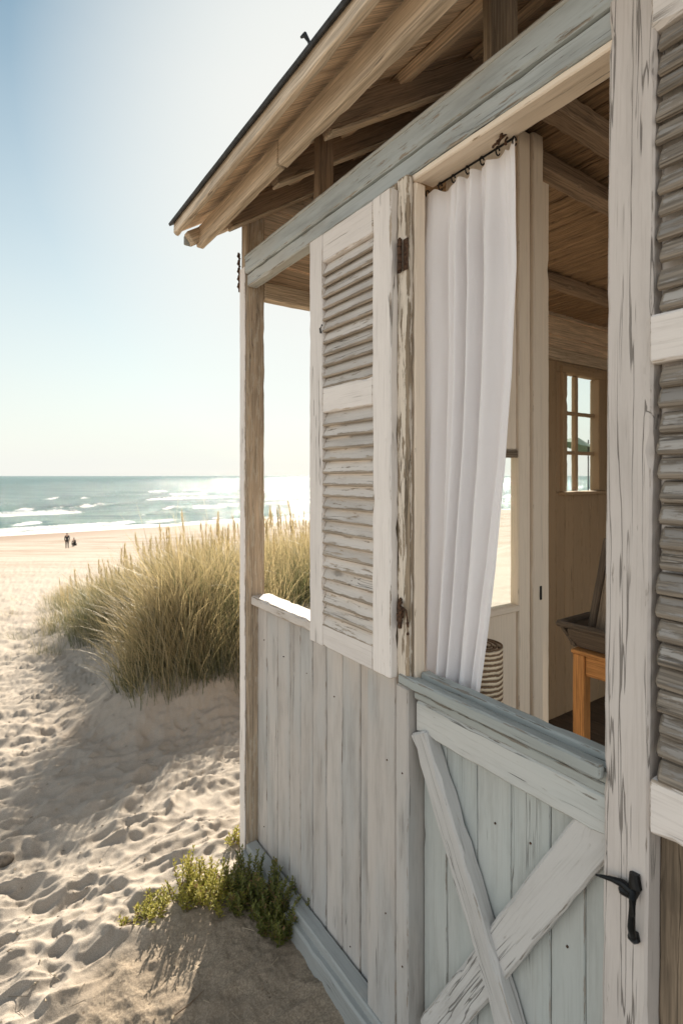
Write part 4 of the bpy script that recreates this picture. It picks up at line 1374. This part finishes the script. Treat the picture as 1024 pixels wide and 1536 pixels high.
def build_people():
    global PSKIN, PHAIR
    PSKIN = plain('skin', (0.45, 0.28, 0.2), 0.6, 0, 0.1)
    PHAIR = plain('dark_hair', (0.02, 0.015, 0.012), 0.6, 0, 0.2)
    coat = plain('black_coat', (0.012, 0.013, 0.016), 0.9, 0, 0.2)
    trs = plain('dark_brown_trousers', (0.035, 0.025, 0.02), 0.9, 0, 0.2)
    coat2 = plain('dark_green_coat', (0.012, 0.017, 0.015), 0.9, 0, 0.2)

    def at(px, py):
        # walk out along the line of sight to the ground
        r, t = (px - CX) / F, (HY - py) / F
        Z = 6.0
        while Z < 120 and EYE + t * Z > gz(r * Z, Z):
            Z += 0.1
        return r * Z, Z
    x, y = at(101, 823)
    person(x, y, 'stand', 'standing person in black coat on the beach near the waterline', coat, trs, 0.4)
    x, y = at(113, 820)
    person(x, y, 'sit', 'crouching person in dark coat beside the standing one on the beach', coat2, coat2, -0.5)


# ------------------------------------------------------------------ small things
def build_small():
    rnd = np.random.RandomState(5)
    lm = leaf_material('sun_brightened_leaf', (0.25, 0.255, 0.04), (0.52, 0.45, 0.12), 0.55)  # leaf colour raised, with sunlight put into it
    ld = leaf_material('shade_darkened_leaf', (0.09, 0.115, 0.025), (0.25, 0.24, 0.06), 0.35)  # darker leaf copy, shade put into its green
    sm = plain('plant_stem', (0.10, 0.085, 0.04), 0.7)

    def at(px, py):
        r, t = (px - CX) / F, (HY - py) / F
        Z = 1.0
        while EYE + t * Z > gz(r * Z, Z) and Z < 8:
            Z += 0.01
        return r * Z, Z
    G = 'beach plants at the hut corner'
    a = [at(300, 1352), at(322, 1345), at(280, 1350), at(340, 1358)]
    plant('beach_plant', 'yellow-green leafy beach plant in sunlight in front of the corner post', [(*a[0], .07), (*a[1], .075), (*a[2], .06), (*a[3], .06)], 88, 0.115, rnd, lm, sm, group=G)
    b = [at(375, 1370), at(400, 1385), at(368, 1345), at(395, 1360), at(415, 1400), at(425, 1390)]
    plant('beach_plant', 'dense dark green beach plant in shade against the hut boards', [(*p, .065) for p in b], 150, 0.135, rnd, ld, sm, group=G)
    c = [at(222, 1372), at(238, 1366), at(205, 1378)]
    plant('beach_plant', 'thin low straggling green plant farthest from the hut', [(*c[0], .06), (*c[1], .05), (*c[2], .05)], 42, 0.055, rnd, lm, sm, group=G)
    d = at(352, 1268)
    plant('beach_plant', 'small green sprig at the foot of the corner post', [(*d, .02)], 9, 0.06, rnd, lm, sm, (0.02, 0.032), 0.9, group=G)
    e = at(286, 1318)
    plant('beach_plant', 'single upright yellow-green shoot behind the sunlit plant', [(*e, .008)], 4, 0.10, rnd, lm, sm, (0.016, 0.026), 0.12, group=G)
    # dry twigs
    tw = plain('dry_twig', (0.16, 0.11, 0.07), 0.9)
    for pts, lab in ((((180, 1400), (200, 1385), (225, 1372), (252, 1352)), 'thin dry runner stem trailing over the sand by the low plant'),
                     (((262, 1318), (282, 1328), (298, 1340)), 'short dry twig leaning behind the sunlit beach plant'),
                     (((262, 1530), (285, 1508), (305, 1492)), 'dry grey twig lying on the shaded coarse sand')):
        P3 = []
        for px, py in pts:
            x, y = at(px, py)
            P3.append(Vector((x, y, gz(x, y) + 0.004)))
        o0 = P3[0].copy()
        mb = MB()
        mb.tube([p - o0 for p in P3], [0.0022] * (len(P3) - 1) + [0.001], 6)
        o = mb.build('twig', tw)
        o.location = o0
        tag(o, lab, 'twig', 'dry twigs on the sand')
    # bits of straw, shell and weed lying on the sand
    Vs, Fs, Rs, off = [], [], [], 0
    for k in range(520):
        yy = 1.25 + 5.5 * rnd.rand() ** 1.6
        xx = rnd.uniform(-0.68, -0.12) * yy
        zz = gz(xx, yy) + 0.003
        an = rnd.uniform(0, 6.28)
        L, W = (rnd.uniform(0.02, 0.07), rnd.uniform(0.001, 0.0025)) if rnd.rand() < 0.45 else (rnd.uniform(0.004, 0.012), rnd.uniform(0.003, 0.008))
        u = np.array([math.cos(an), math.sin(an), rnd.uniform(-.1, .15)]) * L / 2
        v = np.array([-math.sin(an), math.cos(an), rnd.uniform(-.2, .2)]) * W / 2
        c = np.array([xx, yy, zz])
        up = np.array([0, 0, W * 0.5])
        Vs.append(np.array([c - u - v, c + u - v, c + u + v, c - u + v, c - u * .8 + up, c + u * .8 + up]))
        Fs.append(np.array([[0, 1, 5, 4], [3, 4, 5, 2], [0, 4, 3, 3], [1, 2, 5, 5], [0, 3, 2, 1]])[[0, 1, 4]] + off)
        off += 6
        Rs += [rnd.rand()] * 6
    dm = leaf_material('beach_litter', (0.10, 0.075, 0.05), (0.42, 0.34, 0.24), 0.0)
    o = mesh_np('beach_litter', np.concatenate(Vs), np.concatenate(Fs), dm, None, {'rnd': Rs}, smooth=False)
    tag(o, 'scattered bits of straw, shell and dry weed on the near sand', 'beach litter', kind='stuff')
    # stone at the left edge
    x, y = at(6, 1297)
    bm = bmesh.new()
    bmesh.ops.create_icosphere(bm, subdivisions=3, radius=1)
    for v in bm.verts:
        k = 1 + 0.35 * (float(fbm(np.array([v.co.x * 1.3 + 5]), np.array([v.co.y * 1.3 + v.co.z]), 3, 2)[0]) - 0.5)
        v.co = Vector((v.co.x * 0.042, v.co.y * 0.03, v.co.z * 0.026)) * k
    me = bpy.data.meshes.new('stone')
    bm.to_mesh(me)
    bm.free()
    for p in me.polygons:
        p.use_smooth = True
    me.materials.append(plain('brown_stone', (0.16, 0.13, 0.10), 0.9, 0, 0.4, 60, 0.6))
    o = link('stone', me)
    o.location = (x, y, gz(x, y) + 0.012)
    tag(o, 'small brown stone on the sand at the left edge', 'stone')
    # shrubs and a parasol on the inland dune, seen through the back window
    rs = np.random.RandomState(9)
    sl = leaf_material('shrub_leaf', (0.06, 0.075, 0.03), (0.13, 0.13, 0.06), 0.25)
    spots = [(14.3, 26, 3.6, 2.3, 'broad grey-green shrub on the dune in the back window'), (10.2, 24.0, 2.4, 1.5, 'small low shrub left of the broad shrub on the dune'), (17.8, 30.0, 3.4, 2.6, 'tall shrub standing highest on the inland dune'), (12.4, 28.5, 3.0, 2.0, 'rounded shrub behind the small low one on the dune')]
    for (x, y, w, h, lab) in spots:
        shrub(x, y, w, h, rs, sl, sm, lab, 'shrubs on the inland dune')
    px, py = 11.9, 26.0
    x, y = 0.462 * 22, 22.0
    root = empty('parasol', (x, y, gz(x, y)))
    tag(root, 'green beach parasol tilted on its pole beyond the back window', 'parasol')
    zt = EYE + 46 / 800 * 22 + 0.2
    mb = MB()
    h = zt - root.location.z
    mb.tube([(0, 0, 0), (0, 0, h)], 0.025, 8)
    mb.build('pole', M['iron'], root)
    vs, fs_ = [(-0.45, 0, h + 0.12)], []
    for i in range(16):
        an = 2 * math.pi * i / 16
        rr = 0.85 if i % 2 == 0 else 0.80
        vs.append((-0.35 + rr * math.cos(an), rr * math.sin(an), h - 0.32 - 0.28 * math.cos(an) - (0.0 if i % 2 == 0 else .03)))
    me = bpy.data.meshes.new('canopy')
    me.from_pydata(vs, [], [(0, 1 + i, 1 + (i + 1) % 16) for i in range(16)])
    me.materials.append(plain('green_canvas', (0.10, 0.16, 0.11), 0.9))
    o = link('canopy', me, root)
    o.modifiers.new('thickness', 'SOLIDIFY').thickness = 0.01


# ------------------------------------------------------------------ light, camera
SUN_AZ, SUN_EL = R(4), R(30)


def build_light():
    w = bpy.data.worlds.new('World')
    SC.world = w
    w.use_nodes = True
    nt = w.node_tree
    bg = nt.nodes['Background']
    sky = nt.nodes.new('ShaderNodeTexSky')
    sky.sky_type = 'NISHITA'
    sky.sun_disc = False
    sky.sun_elevation = SUN_EL
    sky.sun_rotation = SUN_AZ
    sky.air_density = 1.0
    sky.dust_density = 0.4
    sky.ozone_density = 0.3
    d = Vector((math.sin(SUN_AZ) * math.cos(SUN_EL), math.cos(SUN_AZ) * math.cos(SUN_EL), math.sin(SUN_EL)))
    g = NG.__new__(NG)
    g.t = nt
    dr = g.n('ShaderNodeTexCoord').outputs['Generated']
    x, y, z = g.n('ShaderNodeSeparateXYZ', {0: dr}).outputs
    base = g.mix(1.0, sky.outputs[0], (0.80, 0.88, 0.74), 'MULTIPLY')
    hz = g.n('ShaderNodeMapRange', {'Value': z, 'From Min': 0.61, 'From Max': 0.02, 'To Min': 0.0, 'To Max': 0.95}).outputs[0]
    dot = g.n('ShaderNodeVectorMath', {0: dr, 1: tuple(d)}, operation='DOT_PRODUCT').outputs['Value']
    gl = g.n('ShaderNodeMapRange', {'Value': dot, 'From Min': 0.862, 'From Max': 0.982, 'To Min': 0.0, 'To Max': 1.0}).outputs[0]
    f = g.m('SUBTRACT', 1.0, g.m('MULTIPLY', g.m('SUBTRACT', 1.0, hz), g.m('SUBTRACT', 1.0, gl)))
    thin = g.noise(g.v('MULTIPLY', dr, (3.0, 3.0, 9.0)), 1, 4, 0.6)          # faint uneven haze
    f = g.m('ADD', f, g.m('MULTIPLY', g.m('SUBTRACT', thin, 0.5), 0.10), clamp=True)
    col = g.mix(f, base, (5.6, 5.65, 5.45))
    # bright clouds added to the unseen sky behind the camera, filling the shaded front
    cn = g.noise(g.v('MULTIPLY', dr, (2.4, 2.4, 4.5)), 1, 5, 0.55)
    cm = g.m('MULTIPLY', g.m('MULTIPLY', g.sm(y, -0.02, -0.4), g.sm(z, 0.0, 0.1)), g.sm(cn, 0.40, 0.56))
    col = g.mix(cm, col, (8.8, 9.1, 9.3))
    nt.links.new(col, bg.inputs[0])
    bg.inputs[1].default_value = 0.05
    ld = bpy.data.lights.new('sun', 'SUN')
    ld.energy = 4.3
    ld.angle = R(0.5)
    ld.color = (1.0, 0.90, 0.76)
    o = bpy.data.objects.new('sun', ld)
    COL.objects.link(o)
    d = Vector((math.sin(SUN_AZ) * math.cos(SUN_EL), math.cos(SUN_AZ) * math.cos(SUN_EL), math.sin(SUN_EL)))
    o.rotation_euler = d.to_track_quat('Z', 'Y').to_euler()
    o.location = d * 60


def build_camera():
    cd = bpy.data.cameras.new('camera')
    cd.sensor_fit = 'VERTICAL'
    cd.sensor_height = 24.0
    cd.lens = 24.0 * F / 1536
    cd.shift_y = (HY - 768) / 1536
    cd.dof.use_dof = True
    cd.dof.focus_distance = 1.55
    cd.dof.aperture_fstop = 4.0
    cd.clip_start = 0.02
    cd.clip_end = 20000
    o = bpy.data.objects.new('camera', cd)
    COL.objects.link(o)
    o.location = (0, 0, EYE)
    o.rotation_euler = (R(90), 0, 0)
    SC.camera = o


build_ground()
build_sea()
build_hut()
build_curtain()
build_furniture()
build_grass()
build_people()
build_small()
build_light()
build_camera()
SC.view_settings.view_transform = 'Standard'
SC.view_settings.look = 'None'
SC.view_settings.gamma = 1
SC.view_settings.exposure = 1.7
SC.cycles.max_bounces = 10
SC.cycles.diffuse_bounces = 6
SC.cycles.transparent_max_bounces = 16
SC.cycles.use_denoising = True
